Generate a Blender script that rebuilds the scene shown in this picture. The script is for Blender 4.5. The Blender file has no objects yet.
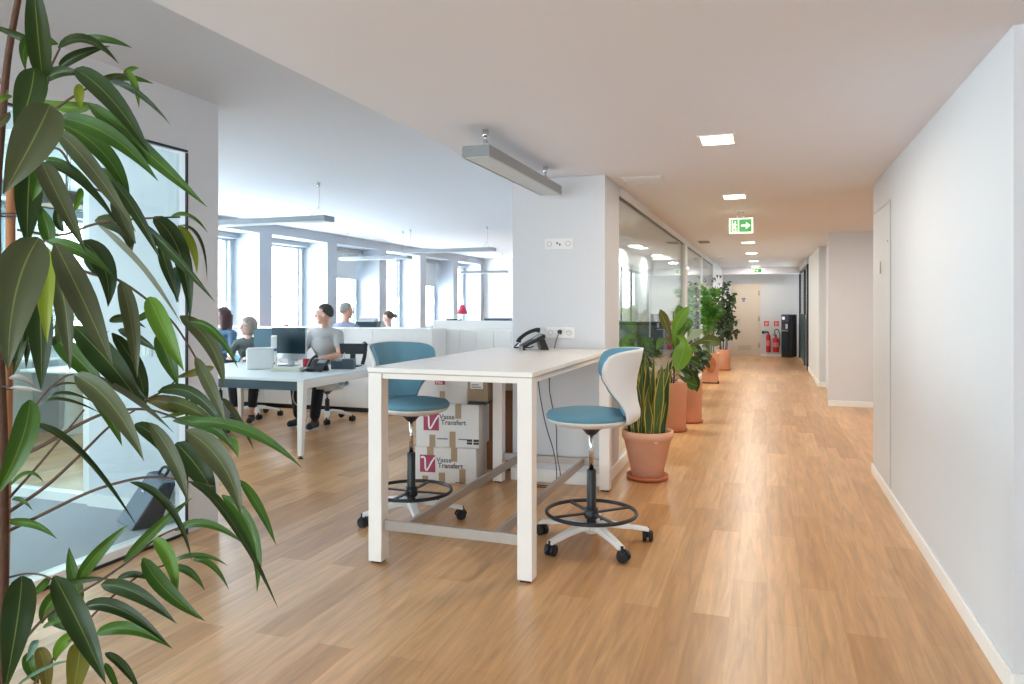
# settings
PANELW, SKYS, SKYC, EXPO = 6.2, 6.8, (.84, .93, 1.0), 1.45
import bpy, bmesh, math, random
from mathutils import Vector, Matrix
random.seed(7)
C = bpy.context.scene.collection
PI = math.pi
# ------------------------------------------------------------------ camera frame of reference
FPX, CX, HY, EYE, VX = 734.0, 512.0, 305.0, 1.45, 767.0
TH = math.atan((VX - CX) / FPX)
FW = Vector((-math.sin(TH), math.cos(TH), 0)); RT = Vector((math.cos(TH), math.sin(TH), 0))
def at(px, py, d):
    return FW * d + RT * ((px - CX) / FPX * d) + Vector((0, 0, EYE - (py - HY) / FPX * d))

# ------------------------------------------------------------------ materials
def lin(c):
    return tuple((x / 12.92 if x <= .04045 else ((x + .055) / 1.055) ** 2.4) for x in c)
def hexc(h):
    h = h.lstrip('#'); return lin(tuple(int(h[i:i + 2], 16) / 255 for i in (0, 2, 4)))
MATS = {}
def mat(name, h, rough=.5, metal=0., var=.06, scale=14., bump=0., bscale=200., spec=.5, emit=0., coat=0.):
    if name in MATS: return MATS[name]
    m = bpy.data.materials.new(name); m.use_nodes = True
    nt = m.node_tree; N = nt.nodes; L = nt.links; b = N['Principled BSDF']
    c = hexc(h)
    tc = N.new('ShaderNodeTexCoord'); nz = N.new('ShaderNodeTexNoise'); nz.inputs['Scale'].default_value = scale
    nz.inputs['Detail'].default_value = 4
    L.new(tc.outputs['Object'], nz.inputs['Vector'])
    mx = N.new('ShaderNodeMix'); mx.data_type = 'RGBA'
    mx.inputs[6].default_value = tuple(max(0, x * (1 - var)) for x in c) + (1,)
    mx.inputs[7].default_value = tuple(min(1, x * (1 + var)) for x in c) + (1,)
    L.new(nz.outputs['Fac'], mx.inputs[0]); L.new(mx.outputs[2], b.inputs['Base Color'])
    b.inputs['Roughness'].default_value = rough; b.inputs['Metallic'].default_value = metal
    b.inputs['Specular IOR Level'].default_value = spec
    if coat: b.inputs['Coat Weight'].default_value = coat
    if emit:
        b.inputs['Emission Color'].default_value = c + (1,); b.inputs['Emission Strength'].default_value = emit
    if bump:
        n2 = N.new('ShaderNodeTexNoise'); n2.inputs['Scale'].default_value = bscale
        L.new(tc.outputs['Object'], n2.inputs['Vector'])
        bp = N.new('ShaderNodeBump'); bp.inputs['Strength'].default_value = bump; bp.inputs['Distance'].default_value = .002
        L.new(n2.outputs['Fac'], bp.inputs['Height']); L.new(bp.outputs['Normal'], b.inputs['Normal'])
    MATS[name] = m
    return m
def glass_mat(name, tint=(.93, .97, .96), ior=1.5):
    m = bpy.data.materials.new(name); m.use_nodes = True
    nt = m.node_tree; N = nt.nodes; L = nt.links
    N.remove(N['Principled BSDF']); out = N['Material Output']
    t = N.new('ShaderNodeBsdfTransparent'); t.inputs[0].default_value = tint + (1,)
    g = N.new('ShaderNodeBsdfGlossy'); g.inputs['Roughness'].default_value = .0
    lw = N.new('ShaderNodeLayerWeight'); lw.inputs[0].default_value = .5
    pw = N.new('ShaderNodeMath'); pw.operation = 'POWER'; pw.inputs[1].default_value = 5.; L.new(lw.outputs['Facing'], pw.inputs[0])
    f = N.new('ShaderNodeMath'); f.operation = 'MULTIPLY_ADD'; r0 = ((ior - 1) / (ior + 1)) ** 2; f.inputs[1].default_value = 1 - r0; f.inputs[2].default_value = r0
    L.new(pw.outputs[0], f.inputs[0])
    mx = N.new('ShaderNodeMixShader')
    L.new(f.outputs[0], mx.inputs[0]); L.new(t.outputs[0], mx.inputs[1]); L.new(g.outputs[0], mx.inputs[2])
    L.new(mx.outputs[0], out.inputs[0]); MATS[name] = m
    return m
def floor_mat():
    m = bpy.data.materials.new('oak_planks'); m.use_nodes = True
    nt = m.node_tree; N = nt.nodes; L = nt.links; b = N['Principled BSDF']
    tc = N.new('ShaderNodeTexCoord'); sp = N.new('ShaderNodeSeparateXYZ'); cb = N.new('ShaderNodeCombineXYZ')
    L.new(tc.outputs['Object'], sp.inputs[0]); L.new(sp.outputs[1], cb.inputs[0]); L.new(sp.outputs[0], cb.inputs[1])
    br = N.new('ShaderNodeTexBrick'); L.new(cb.outputs[0], br.inputs['Vector'])
    br.offset = .37; br.offset_frequency = 2
    br.inputs['Scale'].default_value = 1; br.inputs['Brick Width'].default_value = 1.35; br.inputs['Row Height'].default_value = .165
    br.inputs['Mortar Size'].default_value = .0009; br.inputs['Mortar Smooth'].default_value = .3; br.inputs['Bias'].default_value = 0
    br.inputs['Color1'].default_value = hexc(OAK1) + (1,); br.inputs['Color2'].default_value = hexc(OAK2) + (1,)
    br.inputs['Mortar'].default_value = hexc('ad8557') + (1,)
    mp = N.new('ShaderNodeMapping'); mp.inputs['Scale'].default_value = (1.2, 16, 1); L.new(cb.outputs[0], mp.inputs[0])
    nz = N.new('ShaderNodeTexNoise'); nz.inputs['Scale'].default_value = 1.6; nz.inputs['Detail'].default_value = 7; nz.inputs['Roughness'].default_value = .62
    nz.inputs['Distortion'].default_value = .6
    L.new(mp.outputs[0], nz.inputs['Vector'])
    rp = N.new('ShaderNodeMapRange'); rp.inputs[1].default_value = .25; rp.inputs[2].default_value = .8
    rp.inputs[3].default_value = .62; rp.inputs[4].default_value = 1.16
    L.new(nz.outputs['Fac'], rp.inputs[0])
    mu = N.new('ShaderNodeMix'); mu.data_type = 'RGBA'; mu.blend_type = 'MULTIPLY'; mu.inputs[0].default_value = 1
    L.new(br.outputs['Color'], mu.inputs[6]); L.new(rp.outputs[0], mu.inputs[7]); L.new(mu.outputs[2], b.inputs['Base Color'])
    b.inputs['Roughness'].default_value = .32; b.inputs['Specular IOR Level'].default_value = .65; b.inputs['Coat Weight'].default_value = .10; b.inputs['Coat Roughness'].default_value = .24
    bp = N.new('ShaderNodeBump'); bp.inputs['Strength'].default_value = .12; bp.inputs['Distance'].default_value = .001
    L.new(nz.outputs['Fac'], bp.inputs['Height']); L.new(bp.outputs['Normal'], b.inputs['Normal'])
    return m
OAK1, OAK2 = 'dfae7b', 'c08c56'
def leaf_mat(name, rib='a8b878', trans=.25, rough=.38, ribw=.035, edge=None, spec=.5):
    m = bpy.data.materials.new(name); m.use_nodes = True
    nt = m.node_tree; N = nt.nodes; L = nt.links; b = N['Principled BSDF']; out = N['Material Output']
    at_ = N.new('ShaderNodeAttribute'); at_.attribute_name = 'tint'
    uv = N.new('ShaderNodeUVMap'); sp = N.new('ShaderNodeSeparateXYZ'); L.new(uv.outputs[0], sp.inputs[0])
    s = N.new('ShaderNodeMath'); s.operation = 'SUBTRACT'; s.inputs[1].default_value = .5; L.new(sp.outputs[0], s.inputs[0])
    a = N.new('ShaderNodeMath'); a.operation = 'ABSOLUTE'; L.new(s.outputs[0], a.inputs[0])
    lt = N.new('ShaderNodeMapRange'); lt.inputs[1].default_value = ribw * .5; lt.inputs[2].default_value = ribw * 1.4
    lt.inputs[3].default_value = .45; lt.inputs[4].default_value = 0
    L.new(a.outputs[0], lt.inputs[0])
    # side veins
    wv = N.new('ShaderNodeMath'); wv.operation = 'MULTIPLY_ADD'; wv.inputs[1].default_value = 1.1
    L.new(a.outputs[0], wv.inputs[0]); L.new(sp.outputs[1], wv.inputs[2])
    ms = N.new('ShaderNodeMath'); ms.operation = 'MULTIPLY'; ms.inputs[1].default_value = 90.; L.new(wv.outputs[0], ms.inputs[0])
    sn = N.new('ShaderNodeMath'); sn.operation = 'SINE'; L.new(ms.outputs[0], sn.inputs[0])
    hs = N.new('ShaderNodeMapRange'); hs.inputs[1].default_value = -1; hs.inputs[2].default_value = 1
    hs.inputs[3].default_value = .97; hs.inputs[4].default_value = 1.03; L.new(sn.outputs[0], hs.inputs[0])
    mu = N.new('ShaderNodeMix'); mu.data_type = 'RGBA'; mu.blend_type = 'MULTIPLY'; mu.inputs[0].default_value = 1
    L.new(at_.outputs['Color'], mu.inputs[6]); L.new(hs.outputs[0], mu.inputs[7])
    mx = N.new('ShaderNodeMix'); mx.data_type = 'RGBA'; mx.inputs[7].default_value = hexc(rib) + (1,)
    L.new(lt.outputs[0], mx.inputs[0]); L.new(mu.outputs[2], mx.inputs[6])
    col = mx.outputs[2]
    if edge:
        le = N.new('ShaderNodeMapRange'); le.inputs[1].default_value = .36; le.inputs[2].default_value = .42
        le.inputs[3].default_value = 0; le.inputs[4].default_value = 1; L.new(a.outputs[0], le.inputs[0])
        me = N.new('ShaderNodeMix'); me.data_type = 'RGBA'; me.inputs[7].default_value = hexc(edge) + (1,)
        L.new(le.outputs[0], me.inputs[0]); L.new(col, me.inputs[6]); col = me.outputs[2]
    L.new(col, b.inputs['Base Color']); b.inputs['Roughness'].default_value = rough; b.inputs['Specular IOR Level'].default_value = spec
    tr = N.new('ShaderNodeBsdfTranslucent'); L.new(col, tr.inputs[0])
    sh = N.new('ShaderNodeMixShader'); sh.inputs[0].default_value = trans
    L.new(b.outputs[0], sh.inputs[1]); L.new(tr.outputs[0], sh.inputs[2]); L.new(sh.outputs[0], out.inputs[0])
    MATS[name] = m
    return m

WALL = mat('white_paint', 'd2d4d8', .6, var=.01, bump=.03, bscale=120)
CEIL = mat('ceiling_paint', 'e4e4ea', .75, var=.01)
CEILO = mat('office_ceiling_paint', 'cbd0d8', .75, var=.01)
FLOORM = floor_mat()
CARPET = mat('grey_carpet', 'a2a6ac', .95, var=.16, scale=160, bump=.5, bscale=420)
WALLO = mat('window_pier_paint', 'adb5bf', .6, var=.01)  # wall paint darkened, puts the backlit shade of piers and beam into the colour
WHITE = mat('white_lacquer', 'ecebe8', .35, var=.01)
WHITEP = mat('white_plastic', 'e4e3e1', .4, var=.015)
TABLEW = mat('white_melamine', 'efeae4', .3, var=.01)
TABLEE = mat('table_edge_grey', 'b9aea3', .4, var=.02)
STEEL = mat('brushed_steel', 'a8a099', .42, .5, var=.05, scale=40)
CHROME = mat('chrome', 'd8d8d8', .15, 1., var=.02)
ALU = mat('lamp_aluminium', '8e959b', .45, .3, var=.03)
ALUL = mat('pale_aluminium', 'b8bec4', .42, .4, var=.03)
DIFF = mat('opal_diffuser', 'c9d0d4', .5, var=.01)
BLACK = mat('black_plastic', '1b1e22', .4, var=.1)
BLACKM = mat('black_metal', '22262b', .4, .3, var=.1)
DARKBLUE = mat('dark_blue_panel', '26414f', .5, var=.05)
TEAL = mat('teal_fabric', '6796aa', .85, var=.08, scale=220, bump=.3, bscale=500)
CARD = mat('brown_cardboard', 'a08c76', .8, var=.07, scale=30)
CARTON = mat('white_carton', 'e3e2e0', .7, var=.02)
TAPE = mat('brown_tape', 'a98f70', .35, var=.05)
CRIMSON = mat('crimson_print', 'a83a5c', .6, var=.04)
PRINT = mat('grey_print', '5a5d63', .7, var=.02)
WHITEINK = mat('white_print', 'f0f0f0', .6, var=.0)
TERRA = mat('terracotta', 'dcaa8f', .8, var=.10, scale=7, bump=.2, bscale=60)
TERRA2 = mat('terracotta_orange', 'd2977a', .8, var=.14, scale=4, bump=.2, bscale=60)
TERRAD = mat('terracotta_saucer', 'b86844', .7, var=.08)
SOIL = mat('potting_soil', '4a3628', .95, var=.4, scale=60, bump=1., bscale=90)
DOORM = mat('beige_door', 'd9cbbb', .5, var=.01)
REDP = mat('red_enamel', 'c0202a', .35, var=.05)
REDSIGN = mat('red_sign', 'd4504a', .5, var=.03)
GREENS = mat('green_sign', '3f9a55', .5, var=.03, emit=.25)
SIGNW = mat('sign_white', 'eef2d8', .5, var=.01, emit=.55)
LEDM = mat('lit_panel', 'fff1dc', .5, var=0, emit=5.)
BARK = mat('brown_bark', '51382a', .85, var=.35, scale=60, bump=.8, bscale=140)
STAKE = mat('bamboo_stake', 'a9744e', .6, var=.15, scale=30)
TWIG = mat('twig', '4a382b', .8, var=.25, scale=80)
GTWIG = mat('green_twig', '6f7a48', .7, var=.2, scale=80)
PAPER = mat('paper_white', 'e9e9e4', .7, var=.01)
CREAM = mat('cream_paper', 'dcdccb', .7, var=.04)
SCREEN = mat('dark_screen', '14303c', .35, var=.05, spec=.3)
SCREENB = mat('grey_screen_back', '5f7784', .35, var=.04)
SILVER = mat('silver_plastic', 'c4c9cc', .35, .3, var=.02)
GREYBAG = mat('grey_blue_fabric', '667280', .8, var=.08, scale=200, bump=.3, bscale=400)
DARKBAG = mat('charcoal_fabric', '34363f', .85, var=.08, scale=200, bump=.3, bscale=400)
BLUEP = mat('blue_print', '3c5d9a', .5, var=.03)
WOODD = mat('dark_wood', '7a4c28', .55, var=.25, scale=9)
TANW = mat('tan_wood', 'b08a60', .6, var=.2, scale=14)
PINKRED = mat('red_lamp_enamel', 'ee4a66', .4, var=.03)
BLIND = mat('roller_blind_cloth', 'c9d2d8', .85, var=.02)
FACADE = mat('outside_metal', 'cfd4d8', .6, var=.02)
YELLOW = mat('yellow_green_sticker', 'c3d43a', .6, var=.02)
GLASS = glass_mat('partition_glass', (.90, .96, .945))
PANE = glass_mat('window_glass', (.97, .985, .985), 1.3)
FROST = mat('teal_frosted_film', '35585c', .4, var=.04)
SKIN = mat('skin', 'd8a68e', .5, var=.05)
LIPS = mat('lips', 'b8746a', .5)

# ------------------------------------------------------------------ mesh builder
class MB:
    def __init__(s):
        s.v = []; s.f = []; s.mi = []; s.sm = []; s.uv = []; s.col = []; s.cuv = (0, 0); s.ccol = (1, 1, 1); s.m = 0
    def V(s, p, uv=None, col=None):
        s.v.append(tuple(p)); s.uv.append(uv or s.cuv); s.col.append(col or s.ccol); return len(s.v) - 1
    def F(s, idx, smooth=False):
        s.f.append(tuple(idx)); s.mi.append(s.m); s.sm.append(smooth)
    def hexa(s, p):      # 8 corners: bottom 0-3 ccw, top 4-7
        b = [s.V(q) for q in p]
        for q in ((3, 2, 1, 0), (4, 5, 6, 7), (0, 1, 5, 4), (1, 2, 6, 5), (2, 3, 7, 6), (3, 0, 4, 7)): s.F([b[i] for i in q])
        return s
    def box(s, x0, x1, y0, y1, z0, z1):
        return s.hexa([(x0, y0, z0), (x1, y0, z0), (x1, y1, z0), (x0, y1, z0), (x0, y0, z1), (x1, y0, z1), (x1, y1, z1), (x0, y1, z1)])
    def bar(s, a, b, w, h, up=(0, 0, 1)):      # rectangular bar between two points
        a = Vector(a); b = Vector(b); d = (b - a).normalized(); up = Vector(up)
        sd = d.cross(up); sd = sd.normalized() if sd.length > 1e-6 else Vector((1, 0, 0)); u = sd.cross(d)
        P = []
        for q in (a, b):
            P += [q - sd * w / 2 - u * h / 2, q + sd * w / 2 - u * h / 2, q + sd * w / 2 + u * h / 2, q - sd * w / 2 + u * h / 2]
        i = [s.V(p) for p in P]
        for q in ((0, 1, 2, 3), (7, 6, 5, 4), (0, 4, 5, 1), (1, 5, 6, 2), (2, 6, 7, 3), (3, 7, 4, 0)): s.F([i[k] for k in q])
        return s
    def tube(s, pts, r, n=8, r1=None, cap=True, closed=False):
        pts = [Vector(p) for p in pts]; K = len(pts); rings = []
        prev = None
        for k, p in enumerate(pts):
            if closed: d = pts[(k + 1) % K] - pts[k - 1]
            else: d = pts[min(k + 1, K - 1)] - pts[max(k - 1, 0)]
            d = d.normalized() if d.length > 1e-9 else Vector((0, 0, 1))
            if prev is None:
                a = d.cross(Vector((0, 0, 1)));
                if a.length < 1e-3: a = d.cross(Vector((1, 0, 0)))
            else: a = prev - d * prev.dot(d)
            a.normalize(); prev = a; b = d.cross(a)
            rr = r if r1 is None else r + (r1 - r) * k / max(1, K - 1)
            if isinstance(r, (list, tuple)): rr = r[k]
            rings.append([s.V(p + a * rr * math.cos(2 * PI * j / n) + b * rr * math.sin(2 * PI * j / n)) for j in range(n)])
        R = range(K if closed else K - 1)
        for k in R:
            A, B = rings[k], rings[(k + 1) % K]
            for j in range(n): s.F((A[j], A[(j + 1) % n], B[(j + 1) % n], B[j]), True)
        if cap and not closed:
            s.F(rings[0][::-1]); s.F(rings[-1])
        return s
    def lathe(s, prof, n=32, c=(0, 0, 0), sx=1., sy=1., smooth=True, cap=True):
        rings = []
        for (r, z) in prof:
            rings.append([s.V((c[0] + r * sx * math.cos(2 * PI * j / n), c[1] + r * sy * math.sin(2 * PI * j / n), c[2] + z)) for j in range(n)])
        for A, B in zip(rings, rings[1:]):
            for j in range(n): s.F((A[j], A[(j + 1) % n], B[(j + 1) % n], B[j]), smooth)
        if cap:
            if prof[0][0] > 1e-5: s.F(rings[0][::-1])
            if prof[-1][0] > 1e-5: s.F(rings[-1])
        return s
    def sphere(s, c, r, n=16, m=10, rot=None):
        r = (r, r, r) if not isinstance(r, (tuple, list)) else r; c = Vector(c); rings = []
        for i in range(m + 1):
            t = PI * i / m - PI / 2
            row = []
            for j in range(n):
                p = Vector((r[0] * math.cos(t) * math.cos(2 * PI * j / n), r[1] * math.cos(t) * math.sin(2 * PI * j / n), r[2] * math.sin(t)))
                if rot: p = rot @ p
                row.append(s.V(c + p))
            rings.append(row)
        for A, B in zip(rings, rings[1:]):
            for j in range(n): s.F((A[j], A[(j + 1) % n], B[(j + 1) % n], B[j]), True)
        return s
    def prism(s, poly, M, d):     # 2-D polygon through matrix M, extruded d along M's local z
        a = [s.V(M @ Vector((x, y, 0))) for x, y in poly]; b = [s.V(M @ Vector((x, y, d))) for x, y in poly]
        n = len(poly); s.F(a[::-1]); s.F(b)
        for i in range(n): s.F((a[i], a[(i + 1) % n], b[(i + 1) % n], b[i]))
        return s
    def grid(s, fn, nu, nv, smooth=True, closed=False):
        I = [[s.V(fn(i / nu, j / nv), uv=(i / nu, j / nv)) for j in range(nv + 1)] for i in range(nu + (0 if closed else 1))]
        K = len(I)
        for i in range(nu):
            for j in range(nv): s.F((I[i][j], I[(i + 1) % K][j], I[(i + 1) % K][j + 1], I[i][j + 1]), smooth)
        return s
    def mesh(s, name, mats, recalc=True):
        me = bpy.data.meshes.new(name); me.from_pydata(s.v, [], s.f)
        for i, p in enumerate(me.polygons): p.material_index = s.mi[i]; p.use_smooth = s.sm[i]
        for m in (mats if isinstance(mats, (list, tuple)) else [mats]): me.materials.append(m)
        if any(u != (0, 0) for u in s.uv):
            l = me.uv_layers.new(name='UVMap')
            for lp in me.loops: l.data[lp.index].uv = s.uv[lp.vertex_index]
        if any(c != (1, 1, 1) for c in s.col):
            ca = me.color_attributes.new('tint', 'FLOAT_COLOR', 'POINT')
            for i, c in enumerate(s.col): ca.data[i].color = tuple(c) + (1,)
        me.update()
        if recalc:
            bm = bmesh.new(); bm.from_mesh(me); bmesh.ops.recalc_face_normals(bm, faces=bm.faces[:]); bm.to_mesh(me); bm.free()
        return me
def obj(name, mb, mats, parent=None, bevel=0., loc=None, rz=None, solid=0., subd=0, seg=2):
    o = bpy.data.objects.new(name, mb.mesh(name, mats) if isinstance(mb, MB) else mb); C.objects.link(o)
    if parent: o.parent = parent
    if loc: o.location = loc
    if rz is not None: o.rotation_euler = (0, 0, rz)
    if subd:
        m = o.modifiers.new('s', 'SUBSURF'); m.levels = subd; m.render_levels = subd
    if solid:
        m = o.modifiers.new('t', 'SOLIDIFY'); m.thickness = solid; m.offset = 0
    if bevel:
        m = o.modifiers.new('b', 'BEVEL'); m.width = bevel; m.segments = seg; m.limit_method = 'ANGLE'; m.angle_limit = .7
    return o
def tag(o, label, cat, group=None, kind=None):
    o['label'] = label; o['category'] = cat
    if group: o['group'] = group
    if kind: o['kind'] = kind
    return o
def thing(name, label, cat, loc=(0, 0, 0), rz=0., group=None):
    o = bpy.data.objects.new(name, None); C.objects.link(o); o.empty_display_size = .1
    o.location = loc; o.rotation_euler = (0, 0, rz)
    return tag(o, label, cat, group)
def struct(name, mb, m, parent=None, bevel=0.):
    o = obj(name, mb, m, parent, bevel)
    if not parent: o['kind'] = 'structure'
    return o
def dup(root, loc, rz=0., label=None, group=None):
    r = root.copy(); C.objects.link(r); r.location = loc; r.rotation_euler = (0, 0, rz)
    if label: r['label'] = label
    if group: r['group'] = group
    def rec(a, b):
        for ch in a.children:
            c = ch.copy(); C.objects.link(c); c.parent = b; rec(ch, c)
    rec(root, r); return r
def text_mesh(body, size, ext=.0006, bold=0.):
    cu = bpy.data.curves.new('txt', 'FONT'); cu.body = body; cu.size = size; cu.extrude = ext; cu.offset = bold; cu.resolution_u = 3
    o = bpy.data.objects.new('txt', cu); C.objects.link(o)
    dg = bpy.context.evaluated_depsgraph_get(); me = bpy.data.meshes.new_from_object(o.evaluated_get(dg))
    bpy.data.objects.remove(o); bpy.data.curves.remove(cu)
    return me
def add_text(mb, body, size, M, bold=0.):
    me = text_mesh(body, size, bold=bold); k = len(mb.v)
    for v in me.vertices: mb.V(M @ v.co)
    for p in me.polygons: mb.F([k + i for i in p.vertices])
    bpy.data.meshes.remove(me)
def face_M(o, xdir, ydir):     # matrix: local x, y on a face, z out of it
    x = Vector(xdir).normalized(); y = Vector(ydir).normalized(); z = x.cross(y)
    M = Matrix((x, y, z)).transposed().to_4x4(); M.translation = Vector(o); return M
def bez(p0, m, p2, n):
    p0, m, p2 = Vector(p0), Vector(m), Vector(p2); c = 2 * m - (p0 + p2) / 2
    return [p0 * (1 - t) ** 2 + c * 2 * t * (1 - t) + p2 * t * t for t in [i / n for i in range(n + 1)]]
def smoothpath(P, n=6):
    P = [Vector(p) for p in P]; out = []
    for i in range(len(P) - 1):
        a, b, c, d = P[max(i - 1, 0)], P[i], P[i + 1], P[min(i + 2, len(P) - 1)]
        for k in range(n):
            t = k / n
            out.append(.5 * ((2 * b) + (c - a) * t + (2 * a - 5 * b + 4 * c - d) * t * t + (3 * b - a - 3 * c + d) * t ** 3))
    return out + [P[-1]]
def leaf(mb, pts, w, nrm, roll=0., tint=(.1, .2, .03), fold=.18, prof=None, wave=0., cup=0.):
    """a blade along pts (list of Vectors), full width w, facing nrm"""
    K = len(pts) - 1; tang = (pts[-1] - pts[0]).normalized()
    rows = []; ph = random.random() * 6
    for k, p in enumerate(pts):
        t = k / K
        d = (pts[min(k + 1, K)] - pts[max(k - 1, 0)]).normalized()
        sd = d.cross(Vector(nrm));
        if sd.length < 1e-4: sd = d.cross(Vector((0, 0, 1)))
        sd.normalize(); sd = Matrix.Rotation(roll, 3, d) @ sd; n = sd.cross(d)
        ww = (prof(t) if prof else LEAFP(t)) * w / 2
        row = []
        for j in range(5):
            u = j / 4; q = (u - .5) * 2
            off = abs(q) * fold * ww + wave * ww * abs(q) * math.sin(t * 13 + ph + q * 1.3)
            row.append(mb.V(p + sd * q * ww + n * off, uv=(u, t), col=tint))
        rows.append(row)
    for A, B in zip(rows, rows[1:]):
        for j in range(4): mb.F((A[j], A[j + 1], B[j + 1], B[j]), True)
def LEAFP(t):
    return min(1., max(.015, 2.85 * (t + .004) ** .62 * (1 - t) ** 1.0 * (1 - .05 * t)))
# ================================================================== SETTING
ZC, ZO, XB = 2.49, 2.79, -1.985       # corridor ceiling, office ceiling, edge between them
XR, XG, XW = .866, -1.22, -7.75       # right wall, corridor glass, window wall
YEND, YB = 22.0, -3.6
b = MB(); b.box(-8.4, 3.4, YB, YEND + .2, -.1, 0); struct('floor', b, FLOORM)
b = MB(); b.box(-7.75, -3.66, YB, 4.02, .0, .004); struct('floor_carpet', b, CARPET)
# ceilings
b = MB(); b.box(XB, 3.4, YB, YEND + .2, ZC, ZC + .4); struct('ceiling', b, CEIL)
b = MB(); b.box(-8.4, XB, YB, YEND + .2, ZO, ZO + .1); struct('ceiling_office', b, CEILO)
b = MB(); b.box(-1.2, .9, 21.35, YEND, 2.31, ZC); struct('trim_ceiling_drop', b, CEIL)
# right wall block with its flush door
b = MB(); b.box(XR, XR + .16, 3.19, 7.0, 0, ZC); struct('wall_right', b, WALL)
b = MB(); b.box(XR + .16, 3.2, 3.19, 3.3, 0, ZC); struct('wall_right_return', b, WALL)
b = MB(); b.box(XR - .016, XR, 3.174, 7.014, 0, .085); b.box(XR, 3.2, 3.174, 3.19, 0, .085)
b.box(XR, XR + .16, 7.0, 7.014, 0, .085)
struct('baseboard_right', b, WHITE, bevel=.004)
b = MB(); b.box(3.2, 3.4, YB, 3.3, 0, ZC); struct('wall_far_right', b, WALL)
# flush door in the right wall
b = MB(); b.box(XR - .006, XR, 6.06, 6.9, .09, 2.22); d1 = struct('door_1', b, WALL, bevel=.002)
b = MB(); b.box(XR - .0085, XR - .004, 6.03, 6.93, 2.222, 2.232); b.box(XR - .0085, XR - .004, 6.045, 6.052, .09, 2.232); obj('door_gap', b, mat('gap_seal_grey', 'cccfd3', .8), d1)
b = MB(); b.tube([(XR - .012, 6.14, 1.93), (XR, 6.14, 1.93)], .007, 10); obj('hook', b, STEEL, d1)
M = face_M((XR - .0085, 6.56, 1.70), (0, -1, 0), (0, 0, 1))
b = MB(); b.prism([(0, 0), (.075, 0), (.045, .10), (.03, .10)], M, .003)
tag(obj('door_pictogram', b, mat('brass_plate', 'b8a06a', .35, .7)), 'small brass wedge pictogram plate fixed on the white flush door', 'sign')
# recess to the right, further walls
b = MB(); b.box(3.0, 3.2, 3.3, 11.5, 0, ZC); struct('wall_recess', b, WALL)
b = MB(); b.box(.835, 3.0, 11.44, 11.6, 0, ZC); struct('wall_recess_end', b, WALL)
b = MB(); b.box(.825, 3.0, 11.425, 11.44, 0, .085); struct('baseboard_recess', b, WHITE, bevel=.004)
b = MB(); b.box(.98, 1.1, 11.6, 14.06, 0, ZC); struct('wall_side_door', b, WALL)
b = MB(); b.box(.955, .98, 11.75, 12.75, 0, 2.1); d2 = struct('door_2', b, WHITE, bevel=.003)
b = MB(); b.tube([(.955, 11.83, 1.22), (.925, 11.83, 1.22), (.92, 11.93, 1.22)], .014, 8); obj('door_handle', b, BLACKM, d2)
b = MB(); b.box(.87, 1.1, 14.06, 17.5, 0, ZC); struct('wall_right_far', b, WALL)
b = MB(); b.box(.855, .87, 14.06, 17.5, 0, .09); b.box(.855, .98, 14.045, 14.06, 0, .0901); struct('baseboard_right_far', b, WHITE, bevel=.004)
b = MB(); b.box(-2.6, 1.3, YEND, YEND + .2, 0, ZC); struct('wall_end', b, WALL)
b = MB(); b.box(-.19, .82, YEND - .014, YEND, 0, .07); struct('baseboard_end', b, WHITE, bevel=.003)
# far glazed front at the right, black posts
b = MB(); b.box(.86, .872, 17.6, 21.9, .02, 2.30); gz = struct('window_far_right', b, GLASS)
b = MB()
for y in (17.53, 19.0, 21.75): b.box(.835, .895, y, y + .09, 0, 2.30)
b.box(.835, .895, 17.53, 21.9, 2.30, 2.36); obj('window_frame', b, BLACKM, gz)
b = MB(); b.box(.856, .859, 17.6, 21.8, .03, 1.22); obj('frosted_band', b, FROST, gz)
b = MB(); b.box(.83, 1.1, 17.5, YEND, 2.36, ZC); struct('wall_over_far_glass', b, WALL)
b = MB(); b.box(2.0, 2.1, 17.0, YEND, 0, ZC); struct('wall_behind_far_glass', b, WALL)
# column
b = MB(); b.box(-2.0, XG, 5.77, 6.36, 0, ZC); struct('wall_column', b, WALL, bevel=.004)
b = MB(); b.box(-2.012, XG + .012, 5.757, 5.77, 0, .10); b.box(XG, XG + .012, 5.77, 6.36, 0, .10); b.box(-2.012, -2.0, 5.77, 6.36, 0, .10)
struct('baseboard_column', b, WHITE, bevel=.003)
# corridor glass partition: panels, posts, header
b = MB(); b.box(XG - .05, XG + .01, 6.36, 18.1, 2.405, ZC); struct('wall_over_glass', b, WALL)
b = MB(); b.box(XG - .02, XG + .012, 6.36, 18.1, 0, .10); struct('baseboard_glass', b, WHITE, bevel=.003)
for i, (y0, y1) in enumerate(((6.36, 11.62), (11.98, 14.9), (14.96, 18.0))):
    b = MB(); b.box(XG - .022, XG - .010, y0, y1, .10, 2.405); w = struct('window_%d' % (21 + i), b, GLASS)
    b = MB(); b.box(XG - .03, XG - .004, y0, y1, 2.388, 2.405); obj('window_frame', b, BLACKM, w)
b = MB(); b.box(XG - .06, XG + .02, 11.62, 11.98, 0, 2.405); b.box(XG - .05, XG + .015, 14.9, 14.96, 0, 2.405); struct('trim_glass_posts', b, WALL)
b = MB(); b.box(XG - .16, XG + .02, 18.0, YEND, 0, ZC); struct('wall_corridor_left_far', b, WALL)
# room behind the corridor glass
b = MB(); b.box(-2.06, -2.0, 6.36, 7.5, 0, ZC); b.box(-2.56, -2.0, 7.5, 7.56, 0, ZC); b.box(-2.56, -2.5, 7.56, 17.2, 0, ZC); struct('wall_meeting_room', b, WALL)
b = MB(); b.box(-2.56, XG - .03, 17.1, 17.2, 0, ZC); struct('wall_meeting_room_end', b, WALL)
b = MB()
for y in (10.2, 11.15, 13.2, 14.2): b.box(-2.5, -2.485, y, y + .035, 0, 2.2)
struct('trim_meeting_room', b, BLACKM)
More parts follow.
